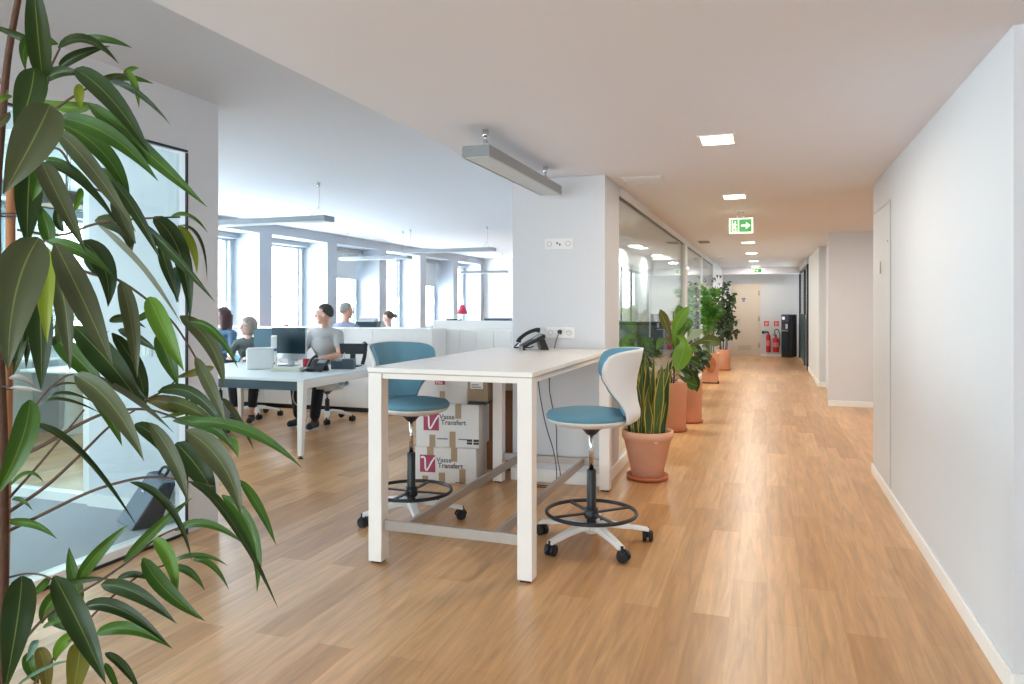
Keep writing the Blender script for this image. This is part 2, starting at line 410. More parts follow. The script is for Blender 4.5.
# office end wall with window
b = MB(); b.box(-8.4, -5.95, 19.8, 20.0, 0, ZO); b.box(-5.2, -2.9, 19.8, 20.0, 0, ZO); b.box(-5.95, -5.2, 19.8, 20.0, 0, .7); b.box(-5.95, -5.2, 19.8, 20.0, 2.0, ZO)
struct('wall_office_end', b, WALL)
# window wall: piers, beam, sill wall
PY0, PITCH, PIERW = 9.87, 1.94, .32
piers = [PY0 + PITCH * k for k in range(-7, 6)]
b = MB()
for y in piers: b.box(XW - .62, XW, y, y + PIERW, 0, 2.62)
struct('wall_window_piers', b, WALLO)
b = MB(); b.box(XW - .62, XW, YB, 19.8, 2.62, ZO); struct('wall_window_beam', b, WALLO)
b = MB(); b.box(XW - .61, XW - .012, YB, 19.8, 0, .82); struct('wall_window_parapet', b, WALL)
b = MB(); b.box(XW - .55, XW + .02, YB, 19.8, .82, .85); struct('trim_window_sill', b, WHITE)
FR = mat('window_frame_white', 'b9c0c6', .4, var=.01)
GREYM = mat('grey_blind_box', 'a4acb2', .5, var=.02)
nwin = 0
for k in range(-7, 5):
    y0 = PY0 + PITCH * k + PIERW; y1 = PY0 + PITCH * (k + 1); nwin += 1; ym = (y0 + y1) / 2
    xf = XW - .55
    b = MB(); b.box(xf - .006, xf, y0 + .05, y1 - .05, .9, 2.5); w = struct('window_%d' % nwin, b, PANE)
    b = MB()
    b.box(xf - .04, xf + .03, y0, y0 + .07, .85, 2.56); b.box(xf - .04, xf + .03, y1 - .07, y1, .85, 2.56)
    b.box(xf - .04, xf + .028, y0 + .07, y1 - .07, .85, .93); b.box(xf - .04, xf + .028, y0 + .07, y1 - .07, 2.49, 2.56)
    b.box(xf - .03, xf + .04, y1 - .20, y1 - .13, .93, 2.49); b.box(xf - .03, xf + .04, y0 + .07, y0 + .13, .93, 2.49)
    obj('window_frame', b, FR, w, bevel=.006)
    b = MB(); b.box(xf + .04, xf + .065, y1 - .175, y1 - .145, 1.45, 1.50); b.tube([(xf + .08, y1 - .16, 1.47), (xf + .08, y1 - .16, 1.62)], .012, 8); obj('window_handle', b, WHITEP, w)
    b = MB(); b.box(xf + .03, xf + .16, y0 + .02, y1 - .02, 2.53, 2.615); obj('blind_box', b, GREYM, w, bevel=.01)
    # guard rail outside
    b = MB()
    for z in (1.38, 1.6): b.tube([(xf - .22, y0 - .1, z), (xf - .22, y1 + .1, z)], .014, 6)
    for j in range(3): b.tube([(xf - .22, y0 + .25 + j * .55, 0.9), (xf - .22, y0 + .25 + j * .55, 1.6)], .009, 6)
    obj('guard_rail', b, FACADE, w)
    if k in (1, 3):
        zb = 2.0 if k == 1 else 1.95
        b = MB(); b.box(xf + .07, xf + .074, y0 + .05, y1 - .05, zb, 2.55); b.tube([(xf + .072, y0 + .05, zb), (xf + .072, y1 - .05, zb)], .012, 8)
        tag(obj('roller_blind', b, BLIND), ('pale roller blind half lowered in the window behind the grey-haired worker' if k == 1 else 'pale roller blind half lowered in the window just before the red desk lamp'), 'blind', 'roller blinds')
# window in end wall
b = MB(); b.box(-5.9, -5.25, 19.9, 19.906, .75, 1.95); w = struct('window_31', b, PANE)
b = MB(); b.box(-5.95, -5.88, 19.86, 19.94, .7, 2.0); b.box(-5.27, -5.2, 19.86, 19.94, .7, 2.0); b.box(-5.88, -5.27, 19.86, 19.94, .7, .77); b.box(-5.88, -5.27, 19.86, 19.94, 1.93, 2.0); b.box(-5.72, -5.66, 19.862, 19.938, .77, 1.93); obj('window_frame', b, FR, w)
# glazed office at the left: glass front, solid end, back wall
XL = -3.52
b = MB(); b.box(XL - .05, XL + .05, 3.72, 4.00, 0, ZO); struct('wall_left_end', b, WALL, bevel=.004)
b = MB(); b.box(XL - .05, XL + .05, YB, 3.72, 2.43, ZO); struct('wall_left_over_glass', b, WALL)
b = MB(); b.box(XL - .02, XL - .008, YB, 3.71, .06, 2.41); w = struct('window_41', b, GLASS)
b = MB(); b.box(XL + .03, XL + .054, YB, 3.72, 2.417, 2.43); b.box(XL + .045, XL + .056, 3.705, 3.72, .014, 2.412); b.box(XL + .04, XL + .056, YB, 3.72, 0.0, .014); obj('window_frame', b, BLACKM, w)
b = MB(); b.box(XL - .05, XL + .04, YB, 3.71, 0, .06); obj('floor_rail', b, WHITE, w)
b = MB(); b.box(-4.62, XL - .05, 4.00, 4.10, 0, ZO); struct('wall_left_back', b, WALL)
b = MB(); b.box(-4.62, XL - .05, 3.985, 4.00, 0, .09); struct('baseboard_left_back', b, WHITE)
b = MB(); b.box(-7.7, -4.68, 4.05, 4.062, .06, 2.72); w = struct('window_42', b, GLASS)
b = MB(); b.box(-7.75, -4.70, 4.02, 4.10, 0, .07); b.box(-4.70, -4.62, 4.02, 4.10, 0, ZO); b.box(-7.75, -4.70, 4.02, 4.10, 2.7, ZO); b.box(-6.3, -6.24, 4.025, 4.095, .07, 2.7); obj('window_frame', b, WHITE, w)
# back of the space behind the camera: unseen wall, wide window sized for the daylight it sends in
b = MB(); b.box(-8.4, -3.6, YB - .2, YB, 0, ZO); b.box(-3.6, .2, YB - .2, YB, 0, .6); b.box(-3.6, .2, YB - .2, YB, 2.3, ZO); b.box(.2, 3.4, YB - .2, YB, 0, ZO)
struct('wall_back', b, WALL)
for i, (x0, x1) in enumerate(((-3.6, .2),)):
    b = MB(); b.box(x0, x1, YB - .12, YB - .114, .6, 2.3); w = struct('window_%d' % (51 + i), b, PANE)
    b = MB(); b.box(x0, x1, YB - .15, YB - .08, .6, .67); b.box(x0, x1, YB - .15, YB - .08, 2.23, 2.3)
    for x in (x0, (x0 + x1) / 2 - .03, x1 - .06): b.box(x, x + .06, YB - .15, YB - .08, .6, 2.3)
    obj('window_frame', b, FR, w)
# end door
b = MB(); b.box(-.90, -.22, YEND - .03, YEND, .01, 2.0); d3 = struct('door_3', b, DOORM, bevel=.003)
b = MB(); b.box(-.96, -.90, YEND - .05, YEND, 0, 2.0); b.box(-.22, -.17, YEND - .05, YEND, 0, 2.0); b.box(-.96, -.17, YEND - .05, YEND, 2.0, 2.06); obj('door_frame', b, DOORM, d3)
b = MB()
for z in (.25, 1., 1.72): b.tube([(-.215, YEND - .055, z), (-.215, YEND - .055, z + .14)], .016, 8)
obj('hinge', b, STEEL, d3)
b = MB(); b.box(-.78, -.42, YEND - .045, YEND - .03, .17, .30)
for j in range(5): b.box(-.77, -.43, YEND - .052, YEND - .04, .178 + j * .024, .188 + j * .024)
obj('air_grille', b, mat('beige_grille', 'c8bfb0', .5), d3)
b = MB(); b.tube([(-.84, YEND - .03, 1.02), (-.84, YEND - .08, 1.02), (-.73, YEND - .085, 1.02)], .012, 8); obj('door_handle', b, STEEL, d3)
M = face_M((-.69, YEND - .031, 1.54), (1, 0, 0), (0, 0, 1))
b = MB(); b.prism([(.01, .06), (.11, .06), (.11, .11), (.01, .11)], M, .003); b.prism([(.03, 0), (.09, 0), (.09, .045), (.03, .045)], M, .003)
tag(obj('door_sign', b, mat('violet_pictogram', '5a5f8c', .5)), 'small violet pictogram stuck on the beige end door', 'sign')
# ================================================================== CEILING FIXTURES
LY = [4.78, 7.344, 10.085, 12.83, 15.5, 18.3, 20.9]
LPOS = ['first square lit panel in the corridor ceiling, closest to the linear lamp', 'square lit ceiling panel just before the green exit sign', 'square lit ceiling panel right behind the green exit sign',
        'square lit corridor ceiling panel, first one seen past the exit sign', 'square lit corridor ceiling panel, second one seen past the exit sign', 'square lit corridor ceiling panel, third past the exit sign', 'square lit ceiling panel closest to the end door']
def area(name, loc, sx, sy, power, col, rot=(0, 0, 0)):
    l = bpy.data.lights.new(name, 'AREA'); l.shape = 'RECTANGLE'; l.size = sx; l.size_y = sy; l.energy = power; l.color = col
    o = bpy.data.objects.new(name, l); C.objects.link(o); o.location = loc; o.rotation_euler = rot; return o
b1 = MB(); b1.box(-.115, .115, -.15, -.13, -.006, 0); b1.box(-.115, .115, .13, .15, -.006, 0); b1.box(-.115, -.095, -.13, .13, -.006, 0); b1.box(.095, .115, -.13, .13, -.006, 0)
b2 = MB(); b2.box(-.095, .095, -.13, .13, -.004, 0)
for i, y in enumerate(LY):
    if i == 0:
        t = t0 = thing('ceiling_light', LPOS[0], 'ceiling light', (-.295, y, ZC), group='corridor ceiling panels')
        obj('light_frame', b1, WHITE, t, bevel=.002); obj('lit_panel', b2, LEDM, t)
    else: t = dup(t0, (-.295, y, ZC), label=LPOS[i])
    area('panel_lamp', (-.295, y, ZC - .012), .18, .25, PANELW, (1, .90, .78))
for i, (x, y, l) in enumerate(((1.9, 9.4, 'square lit ceiling panel in the side recess behind the white wall'), (-2.15, 8.9, 'square lit ceiling panel behind the corridor glass, first of the room'), (-2.15, 13.4, 'square lit ceiling panel behind the corridor glass, second of the room'), (-2.15, 15.9, 'square lit ceiling panel behind the corridor glass, third of the room'))):  # panels and lamps added to brighten the recess and the room behind the glass
    dup(t0, (x, y, ZC), label=l, group='side room ceiling panels'); area('panel_lamp', (x, y, ZC - .012), .18, .25, PANELW * (1.8 if i == 0 else 4.), (1, .97, .93))
# linear lamp under the corridor ceiling
def linear_lamp(label, x0, x1, y0, y1, z0, h, zc, cable=True, group=None, body=None):
    cx, cy = (x0 + x1) / 2, (y0 + y1) / 2
    t = thing('linear_lamp', label, 'lamp', (cx, cy, z0), group=group)
    X, Y = (x1 - x0) / 2, (y1 - y0) / 2
    b = MB(); b.box(-X, X, -Y, Y, .004, h); obj('lamp_body', b, body or ALU, t, bevel=.004)
    b = MB(); b.box(-X + .015, X - .015, -Y + .015, Y - .015, 0, .006); obj('diffuser', b, DIFF, t)
    for s in (-1, 1):
        b = MB(); b.box(s * (X - .008) - .004, s * (X - .008) + .004, -Y + .006, Y - .006, -.002, .006); obj('edge_trim', b, ALUL, t)
    lateral = X > Y
    for s in (-1, 1):
        px, py = (s * (X - .14), 0) if lateral else (0, s * (Y - .16))
        b = MB(); b.lathe([(.0, zc - z0 - .04), (.016, zc - z0 - .04), (.018, zc - z0 - .03), (.018, zc - z0)], 16, (px, py, 0)); obj('ceiling_canopy', b, CHROME, t)
        b = MB()
        if lateral:
            top = Vector((px, py, zc - z0 - .045)); 
            mid = Vector((px, py, h + .10))
            b.tube(smoothpath([top, (px + .012, py, (zc - z0 + h) * .62), mid], 4), .004, 6)
            b.tube([mid, (px - .05, py - Y * .7, h)], .003, 5); b.tube([mid, (px + .02, py + Y * .7, h)], .003, 5)
        else:
            for q in (-1, 1): b.tube([(px, py, zc - z0 - .04), (px + q * .03, py, h)], .0035, 6)
            b.tube([(px, py, zc - z0 - .04), (px, py, h)], .009, 8)
        obj('suspension_cable', b, CHROME, t)
    return t
linear_lamp('aluminium linear lamp hung close under the corridor ceiling edge by the column', -1.665, -1.495, 3.91, 5.475, 2.30, .068, ZC, body=mat('lamp_dark_grey', '86898b', .45, .2))
G = 'linear lamps hung in the open office'
linear_lamp('long grey linear lamp hanging over the desk of the man in the grey shirt', -6.25, -4.50, 6.80, 7.0, 2.36, .06, ZO, group=G)
linear_lamp('grey linear lamp hanging by the windows behind the cabinets, over the grey-haired worker', -7.5, -6.08, 11.8, 11.98, 2.28, .06, ZO, group=G)
linear_lamp('grey linear lamp of the open office hanging next to the white column', -6.12, -4.38, 11.62, 11.8, 2.37, .06, ZO, group=G)
linear_lamp('faint grey linear lamp hanging in front of the office end wall', -7.6, -6.33, 17.75, 17.93, 2.28, .06, ZO, group=G)
# exit signs
def exit_sign(label, x, y, zt, w, h):
    t = thing('exit_sign', label, 'sign', (x, y, zt), group='green exit signs')
    b = MB(); b.box(-w / 2, w / 2, -.014, .014, -h, 0); obj('sign_body', b, SIGNW, t, bevel=.003)
    M = face_M((-w / 2, -.0145, -h), (1, 0, 0), (0, 0, 1))
    b = MB(); k = h / .165
    def R(x0, x1, y0, y1): b.prism([(x0, y0), (x1, y0), (x1, y1), (x0, y1)], M @ Matrix.Translation((0, 0, 0)), .0012)
    e = .014 * k
    R(e, .092 * k, e, h - e); R(.104 * k, w - e, e, h - e); obj('green_field', b, GREENS, t)
    M2 = face_M((-w / 2, -.0159, -h), (1, 0, 0), (0, 0, 1))
    b = MB()
    def Q(pts): b.prism([(p[0] * k, p[1] * k) for p in pts], M2, .0012)
    # door and running figure
    Q([(.030, .022), (.082, .022), (.082, .03), (.038, .03), (.038, .140), (.030, .140)])
    Q([(.058, .122), (.064, .115), (.072, .118), (.074, .127), (.068, .134), (.060, .131)])
    Q([(.050, .075), (.066, .072), (.072, .108), (.058, .112)])
    Q([(.050, .080), (.064, .074), (.078, .058), (.070, .038), (.062, .041), (.066, .056)])
    Q([(.050, .078), (.060, .076), (.054, .050), (.040, .044), (.040, .052), (.047, .056)])
    Q([(.060, .108), (.068, .102), (.084, .092), (.080, .085), (.064, .092)])
    Q([(.060, .108), (.056, .098), (.042, .092), (.040, .100), (.050, .106)])
    # arrow
    Q([(.125, .074), (.175, .074), (.175, .045), (.222, .083), (.175, .121), (.175, .092), (.125, .092)])
    obj('exit_pictogram', b, SIGNW, t)
    b = MB(); b.tube([(-.03, 0, -.002), (-.045, 0, ZC - zt)], .005, 6); b.tube([(.03, 0, -.002), (.015, 0, ZC - zt)], .005, 6); b.box(-.07, .05, -.02, .02, ZC - zt - .012, ZC - zt); obj('ceiling_bracket', b, CHROME, t)
    return t
exit_sign('green running man exit sign hanging from the corridor ceiling', -.27, 8.45, 2.405, .252, .168)
exit_sign('tiny far green exit sign near the end door', -.25, 20.1, 2.40, .25, .12)
# grilles
b = MB(); b.box(-1.14, -.79, 5.95, 6.30, ZC - .008, ZC)
for i in range(9): b.box(-1.12, -.81, 5.97 + i * .035, 5.985 + i * .035, ZC - .014, ZC - .006)
tag(obj('ceiling_vent', b, mat('ceiling_vent_grey', 'd9d6d3', .6)), 'square pale air vent in the corridor ceiling beside the column', 'vent')
b = MB(); b.box(-1.06, -.89, 12.25, 12.62, ZC - .01, ZC)
for i in range(5): b.box(-1.05, -.90, 12.28 + i * .065, 12.31 + i * .065, ZC - .016, ZC - .008)
tag(obj('ceiling_vent', b, mat('ceiling_vent_dark', '8f8a86', .6)), 'small narrow dark vent in the ceiling far down the corridor', 'vent')
b = MB(); b.lathe([(0, -.05), (.03, -.048), (.045, -.03), (.05, 0)], 20, (-.95, 16.8, ZC)); tag(obj('smoke_detector', b, WHITEP), 'round white smoke detector on the corridor ceiling past the palm', 'detector')

# ================================================================== HIGH TABLE
T = thing('high_table', 'white bar-height table with square legs standing at the column', 'table', (-1.635, 4.665, 0))
TX, TY, TZ = .487, 1.035, 1.10
b = MB(); b.box(-TX, TX, -TY, TY, TZ - .026, TZ); obj('tabletop', b, TABLEW, T, bevel=.003)
b = MB(); b.box(-TX + .006, TX - .006, -TY + .006, TY - .006, TZ - .032, TZ - .026); obj('shadow_strip', b, TABLEE, T)  # grey strip paints the shadow line below the tabletop
LW = .041
for sx in (-1, 1):
    for sy in (-1, 1):
        x, y = sx * (TX - LW - .004), sy * (TY - LW - .004)
        b = MB(); b.box(x - LW, x + LW, y - LW, y + LW, .012, TZ - .032); lg = obj('leg', b, TABLEW, T, bevel=.003)
        b = MB(); b.box(x - .03, x + .03, y - .03, y + .03, 0, .012); obj('glide', b, BLACK, lg)
b = MB()
xi, yi = TX - .087, TY - .087
for s in (-1, 1):
    b.box(-xi, xi, s * (TY - .03) - .014, s * (TY - .03) + .014, TZ - .062, TZ - .032)
    b.box(s * (TX - .03) - .014, s * (TX - .03) + .014, -yi, yi, TZ - .062, TZ - .032)
obj('apron', b, TABLEW, T, bevel=.002)
for s in (-1, 1):
    b = MB(); b.box(-xi, xi, s * (TY - .042) - .012, s * (TY - .042) + .012, .185, .24); obj('cross_rail', b, STEEL, T, bevel=.002)
    b = MB(); b.box(s * .262 - .012, s * .262 + .012, -TY + .054, TY - .054, .185, .24); obj('long_rail', b, STEEL, T, bevel=.002)

# ================================================================== STOOLS AND OFFICE CHAIRS
def star_base(t, R, zs, zring=None, high=.18, rot=0.):
    for k in range(5):
        a = 2 * PI * k / 5 + rot
        ca, sa = math.cos(a), math.sin(a)
        b = MB(); P = [(.03, .112, .056), (.12, .116, .046), (.24, .098, .038), (R, .076, .030)]
        prev = None
        for (r, z, w) in P:
            w *= 1.25; c = Vector((ca * r, sa * r, z)); s = Vector((-sa, ca, 0))
            h = .016 if r < .2 else .011
            ring = [b.V(c - s * w * .62 + Vector((0, 0, -h))), b.V(c + s * w * .62 + Vector((0, 0, -h))), b.V(c + s * w * .45 + Vector((0, 0, h))), b.V(c - s * w * .45 + Vector((0, 0, h)))]
            if prev:
                for j in range(4): b.F((prev[j], prev[(j + 1) % 4], ring[(j + 1) % 4], ring[j]), True)
            else: b.F(ring[::-1])
            prev = ring
        b.F(prev)
        obj('base_arm', b, WHITEP, t, bevel=.004)
        # twin-wheel caster
        c = Vector((ca * (R - .005), sa * (R - .005), .033)); th = a + .6 + k * .7; d = Vector((math.cos(th), math.sin(th), 0)); c2 = c + d * .012
        b = MB(); q = Vector((-d.y, d.x, 0))
        for s in (-1, 1):
            b.tube([c2 + q * s * .006, c2 + q * s * .029], .033, 18)
            b.tube([c2 + q * s * .029, c2 + q * s * .032], .025, 14)
        b.tube([c2 + q * -.01, c2 + q * .01], .012, 8)
        b.tube([c + Vector((0, 0, .03)), c + Vector((0, 0, .055))], .011, 10)
        hood = [c2 + Vector((math.cos(x) * d.x * .038, math.cos(x) * d.y * .038, math.sin(x) * .038)) for x in [i * PI / 8 for i in range(9)]]
        b.tube(hood, .006, 6)
        obj('caster', b, BLACK, t)
    b = MB(); b.lathe([(.0, .062), (.03, .062), (.045, .075), (.045, .115), (.03, .125)], 24); obj('hub', b, WHITEP, t)
    b = MB(); b.lathe([(.026, .08), (.028, .10), (.028, zs - high), (.0255, zs - high + .004)], 24); obj('column_sleeve', b, BLACK, t)
    b = MB(); b.lathe([(.0145, zs - high), (.0145, zs - .01)], 20); obj('gas_column', b, CHROME, t)
    b = MB(); b.lathe([(.022, zs - .055), (.03, zs - .05), (.055, zs - .022), (.095, zs - .004), (.10, zs)], 24); obj('tilt_mechanism', b, BLACKM, t)
    if zring:
        b = MB(); b.tube([(.272 * math.cos(2 * PI * i / 56), .272 * math.sin(2 * PI * i / 56), zring) for i in range(56)], .0115, 10, closed=True)
        fr = obj('foot_ring', b, BLACKM, t)
        for k in range(4):
            a = 2 * PI * k / 4 + .5
            b = MB(); b.bar((.03 * math.cos(a), .03 * math.sin(a), zring - .004), (.268 * math.cos(a), .268 * math.sin(a), zring - .002), .026, .010); obj('ring_spoke', b, BLACKM, fr, bevel=.002)
        b = MB(); b.lathe([(.0, zring - .035), (.042, zring - .035), (.046, zring - .02), (.04, zring + .025), (.029, zring + .03)], 24); obj('ring_collar', b, BLACKM, fr)
def wave_seat(t, zs, arms=False, zt=.455):
    """zs = underside of the seat shell; person faces local +x"""
    b = MB(); b.lathe([(.0, 0), (.10, 0), (.17, .012), (.222, .035), (.232, .05), (.226, .056), (.0, .056)], 40, (.018, 0, zs), 1.08, 1.04); obj('seat_shell', b, WHITEP, t)
    b = MB(); b.lathe([(.0, .044), (.215, .044), (.232, .056), (.236, .072), (.222, .092), (.16, .105), (.08, .109), (.0, .110)], 40, (.022, 0, zs), 1.08, 1.04); obj('seat_cushion', b, TEAL, t)
    z0 = zs + .015
    KEY = [(0., .185, 26), (.05, .255, 38), (.11, .288, 46), (.2, .290, 47), (.32, .275, 53), (.5, .265, 68), (.66, .272, 78), (.8, .287, 79), (.92, .301, 76), (1., .308, 72)]
    def prof(v):
        for (a, b_) in zip(KEY, KEY[1:]):
            if v <= b_[0] + 1e-9:
                f = (v - a[0]) / (b_[0] - a[0]); f = f * f * (3 - 2 * f) if False else f
                return a[1] + (b_[1] - a[1]) * f, math.radians(a[2] + (b_[2] - a[2]) * f)
        return KEY[-1][1], math.radians(KEY[-1][2])
    def surf(inset, trim=0.):
        def fn(u, v):
            r, ph = prof(v); ph = max(.05, ph - trim); a = (u * 2 - 1) * ph
            # rounded top corners
            zz = z0 + zt * v - (.03 * abs(u * 2 - 1) ** 7 * max(0., (v - .55) / .45)) + (.012 * (1 - abs(u * 2 - 1)) if v > .9 else 0)
            rr = r - inset
            return (-rr * math.cos(a) , rr * .90 * math.sin(a), zz)
        return fn
    b = MB(); b.grid(surf(0.), 28, 24); o = obj('back_shell', b, WHITEP, t, solid=.012)
    b = MB(); f = surf(.021)
    b.grid(lambda u, v: f(u, .17 + v * .825), 28, 22); o = obj('back_cushion', b, TEAL, t, solid=.030, bevel=.008, seg=3)
    if arms: pass
def stool(label, loc, rz, rb):
    t = thing('swivel_stool', label, 'stool', loc, rz, 'teal swivel stools at the high table')
    star_base(t, .355, .715, .19, high=.27, rot=rb)
    wave_seat(t, .710)
    return t
s1 = stool('teal swivel stool between the high table and the potted snake plant', (-1.01, 4.38, 0), PI + math.radians(14.5), math.radians(-48 - 194.5))
s2 = dup(s1, (-2.285, 4.49, 0), math.radians(-29), 'teal swivel stool standing before the stacked white moving cartons')

# ================================================================== CARTONS
def carton_logo(t, M, s=1.):
    b = MB(); b.prism([(0, 0), (.13 * s, 0), (.13 * s, .14 * s), (0, .14 * s)], M, .0015); lg = obj('crimson_logo', b, CRIMSON, t)
    M2 = M @ Matrix.Translation((0, 0, .0016)); b = MB()
    def swoosh(pts, w):
        for (a, c) in zip(pts, pts[1:]):
            a = Vector((a[0] * s, a[1] * s, 0)); c = Vector((c[0] * s, c[1] * s, 0)); n = Vector((-(c - a).y, (c - a).x, 0)).normalized() * w * s / 2
            b.prism([tuple((a - n)[:2]), tuple((c - n)[:2]), tuple((c + n)[:2]), tuple((a + n)[:2])], M2, .0008)
    swoosh([(.008, .118), (.030, .126), (.044, .110), (.046, .03), (.056, .012), (.07, .03), (.10, .085), (.128, .125)], .014)
    obj('white_swoosh', b, WHITEINK, lg)
def carton(name, label, w, d, h, loc, rz, logo=None, tapes=(), words=None, icons=False, m=None):
    t = thing(name, label, 'box', loc, rz, 'cartons stacked under the high table')
    b = MB(); b.box(-w, 0, 0, d, 0, h); obj('carton_body', b, m or CARTON, t, bevel=.004)
    F = lambda x, z, e=.0: face_M((x, -.0012 - e, z), (1, 0, 0), (0, 0, 1))
    b = MB(); b.box(-w + .004, -.004, d / 2 - .002, d / 2 + .002, h - .001, h + .0012); obj('flap_seam', b, PRINT, t)
    for (x0, x1, z0, z1) in tapes:
        b = MB(); b.prism([(x0, z0), (x1, z0), (x1, z1), (x0, z1)], F(0, 0), .0012)
        if z1 >= h - .002: b.box(x0, x1, -.0012, d * .6, h, h + .0012)
        tp = obj('brown_tape', b, TAPE, t)
    if logo: carton_logo(t, F(logo[0], logo[1], .0002))
    if words:
        b = MB(); add_text(b, 'Vasse', .056, F(words[0], words[1] + .045, .0004), .0012); add_text(b, 'Transfert', .056, F(words[0] + .012, words[1], .0004), .0012)
        obj('printed_lettering', b, PRINT, t)
        for (x, z, l) in ((words[0] - .02, words[1] - .12, .09), (words[0] + .16, words[1] - .12, .07)):
            b = MB(); b.prism([(x, z), (x + l, z), (x + l, z + .008), (x, z + .008)], F(0, 0, .0003), .001); obj('small_print', b, PRINT, t)
    if icons:
        b = MB()
        for x in (-.10, -.045):
            for (zz, hh) in ((.03, .018), (.052, .02)): b.prism([(x, zz), (x + .045, zz), (x + .045, zz + hh), (x, zz + hh)], F(0, 0, .0003), .001)
        obj('handling_symbols', b, BLACK, t)
    return t
RZ = math.radians(8)
bx, by = -2.215, 5.50
carton('moving_carton', 'white moving carton with crimson logo, lowest of the stack, on the floor', .52, .37, .29, (bx, by, 0), RZ, logo=(-.475, .085),
       tapes=((-.415, -.36, .20, .29), (-.212, -.16, .178, .29), (-.455, -.405, 0, .055), (-.315, -.262, 0, .085), (-.142, -.09, 0, .12)), words=(-.335, .125))
carton('moving_carton', 'white moving carton with crimson logo, middle of the stack', .53, .37, .35, (bx + .022, by, .2925), RZ, logo=(-.465, .135),
       tapes=((-.385, -.335, .21, .35), (-.197, -.147, .236, .35), (-.415, -.365, 0, .10), (-.245, -.195, 0, .13)), words=(-.33, .185), icons=True)
t = carton('moving_carton', 'white moving carton on top of the stack, half hidden by the table apron', .52, .36, .31, (bx - .085, by + .02, .6445), RZ, tapes=((-.235, -.19, 0, .10), (-.185, -.14, .19, .31)))
b = MB(); M = face_M((-.275, -.0014, .135), (1, 0, 0), (0, 0, 1)); b.prism([(0, .018), (.085, .018), (.085, .10), (0, .10)], M, .0012)
lg = obj('crimson_logo', b, CRIMSON, t)
b = MB(); add_text(b, 'TVA', .032, face_M((-.27, -.0028, .158), (1, 0, 0), (0, 0, 1)), .001); obj('white_letters', b, WHITEINK, lg)
b = MB(); b.box(-.06, .10, -.02, .3, 0, .012); b.box(-.055, .095, -.015, .29, .0125, .02)
tag(obj('black_folder', b, BLACK, loc=(bx - .02, by + .02, .6445), rz=RZ, bevel=.002), 'flat black folder lying on the middle white carton under the brown box', 'folder')
t = carton('cardboard_box', 'brown cardboard box with a white sticker beside the topmost white carton', .165, .3, .28, (bx + .085, by + .035, .6665), RZ, m=CARD)
b = MB(); b.prism([(-.145, .105), (-.04, .105), (-.04, .165), (-.145, .165)], face_M((0, -.0014, 0), (1, 0, 0), (0, 0, 1)), .001); st = obj('white_sticker', b, PAPER, t)
b = MB(); [b.prism([(-.135 + k * .0, .115 + k * .018), (-.055 - k * .02, .115 + k * .018), (-.055 - k * .02, .122 + k * .018), (-.135, .122 + k * .018)], face_M((0, -.0026, 0), (1, 0, 0), (0, 0, 1)), .0006) for k in range(2)]; obj('sticker_print', b, PRINT, st)
# wooden crate and cardboard behind the stack, in the gap beside the column
t = thing('wooden_crate', 'dark wooden crate standing upright in the gap between cartons and column', 'crate', (-2.22, 6.18, 0))
b = MB(); b.box(-.2, .2, -.14, .14, 0, .70); obj('crate_body', b, WOODD, t, bevel=.004)
for z in (.03, .31, .62):
    b = MB(); b.box(-.205, .205, -.15, -.14, z, z + .05); obj('crate_slat', b, WOODD, t)
b = MB(); b.lathe([(.0, 0), (.02, 0), (.02, .001), (.012, .001), (.012, 0)], 20); M = face_M((.16, -.1415, .235), (1, 0, 0), (0, 0, 1))
bb = MB(); bb.v = [tuple(M @ Vector(v)) for v in b.v]; bb.f = b.f; bb.mi = b.mi; bb.sm = b.sm; bb.uv = b.uv; bb.col = b.col
obj('round_sticker', bb, YELLOW, t)
b = MB(); b.box(-.2, .2, -.13, .13, 0, .3); t = thing('cardboard_box', 'brown cardboard box lying on top of the dark wooden crate', 'box', (-2.22, 6.18, .701), 0, 'cartons stacked under the high table'); obj('carton_body', b, CARD, t, bevel=.004)
b = MB(); b.box(-.2, .2, -.025, .025, .3, .3012); b.box(-.201, .201, -.1312, -.13, .13, .18); obj('brown_tape', b, TAPE, t)

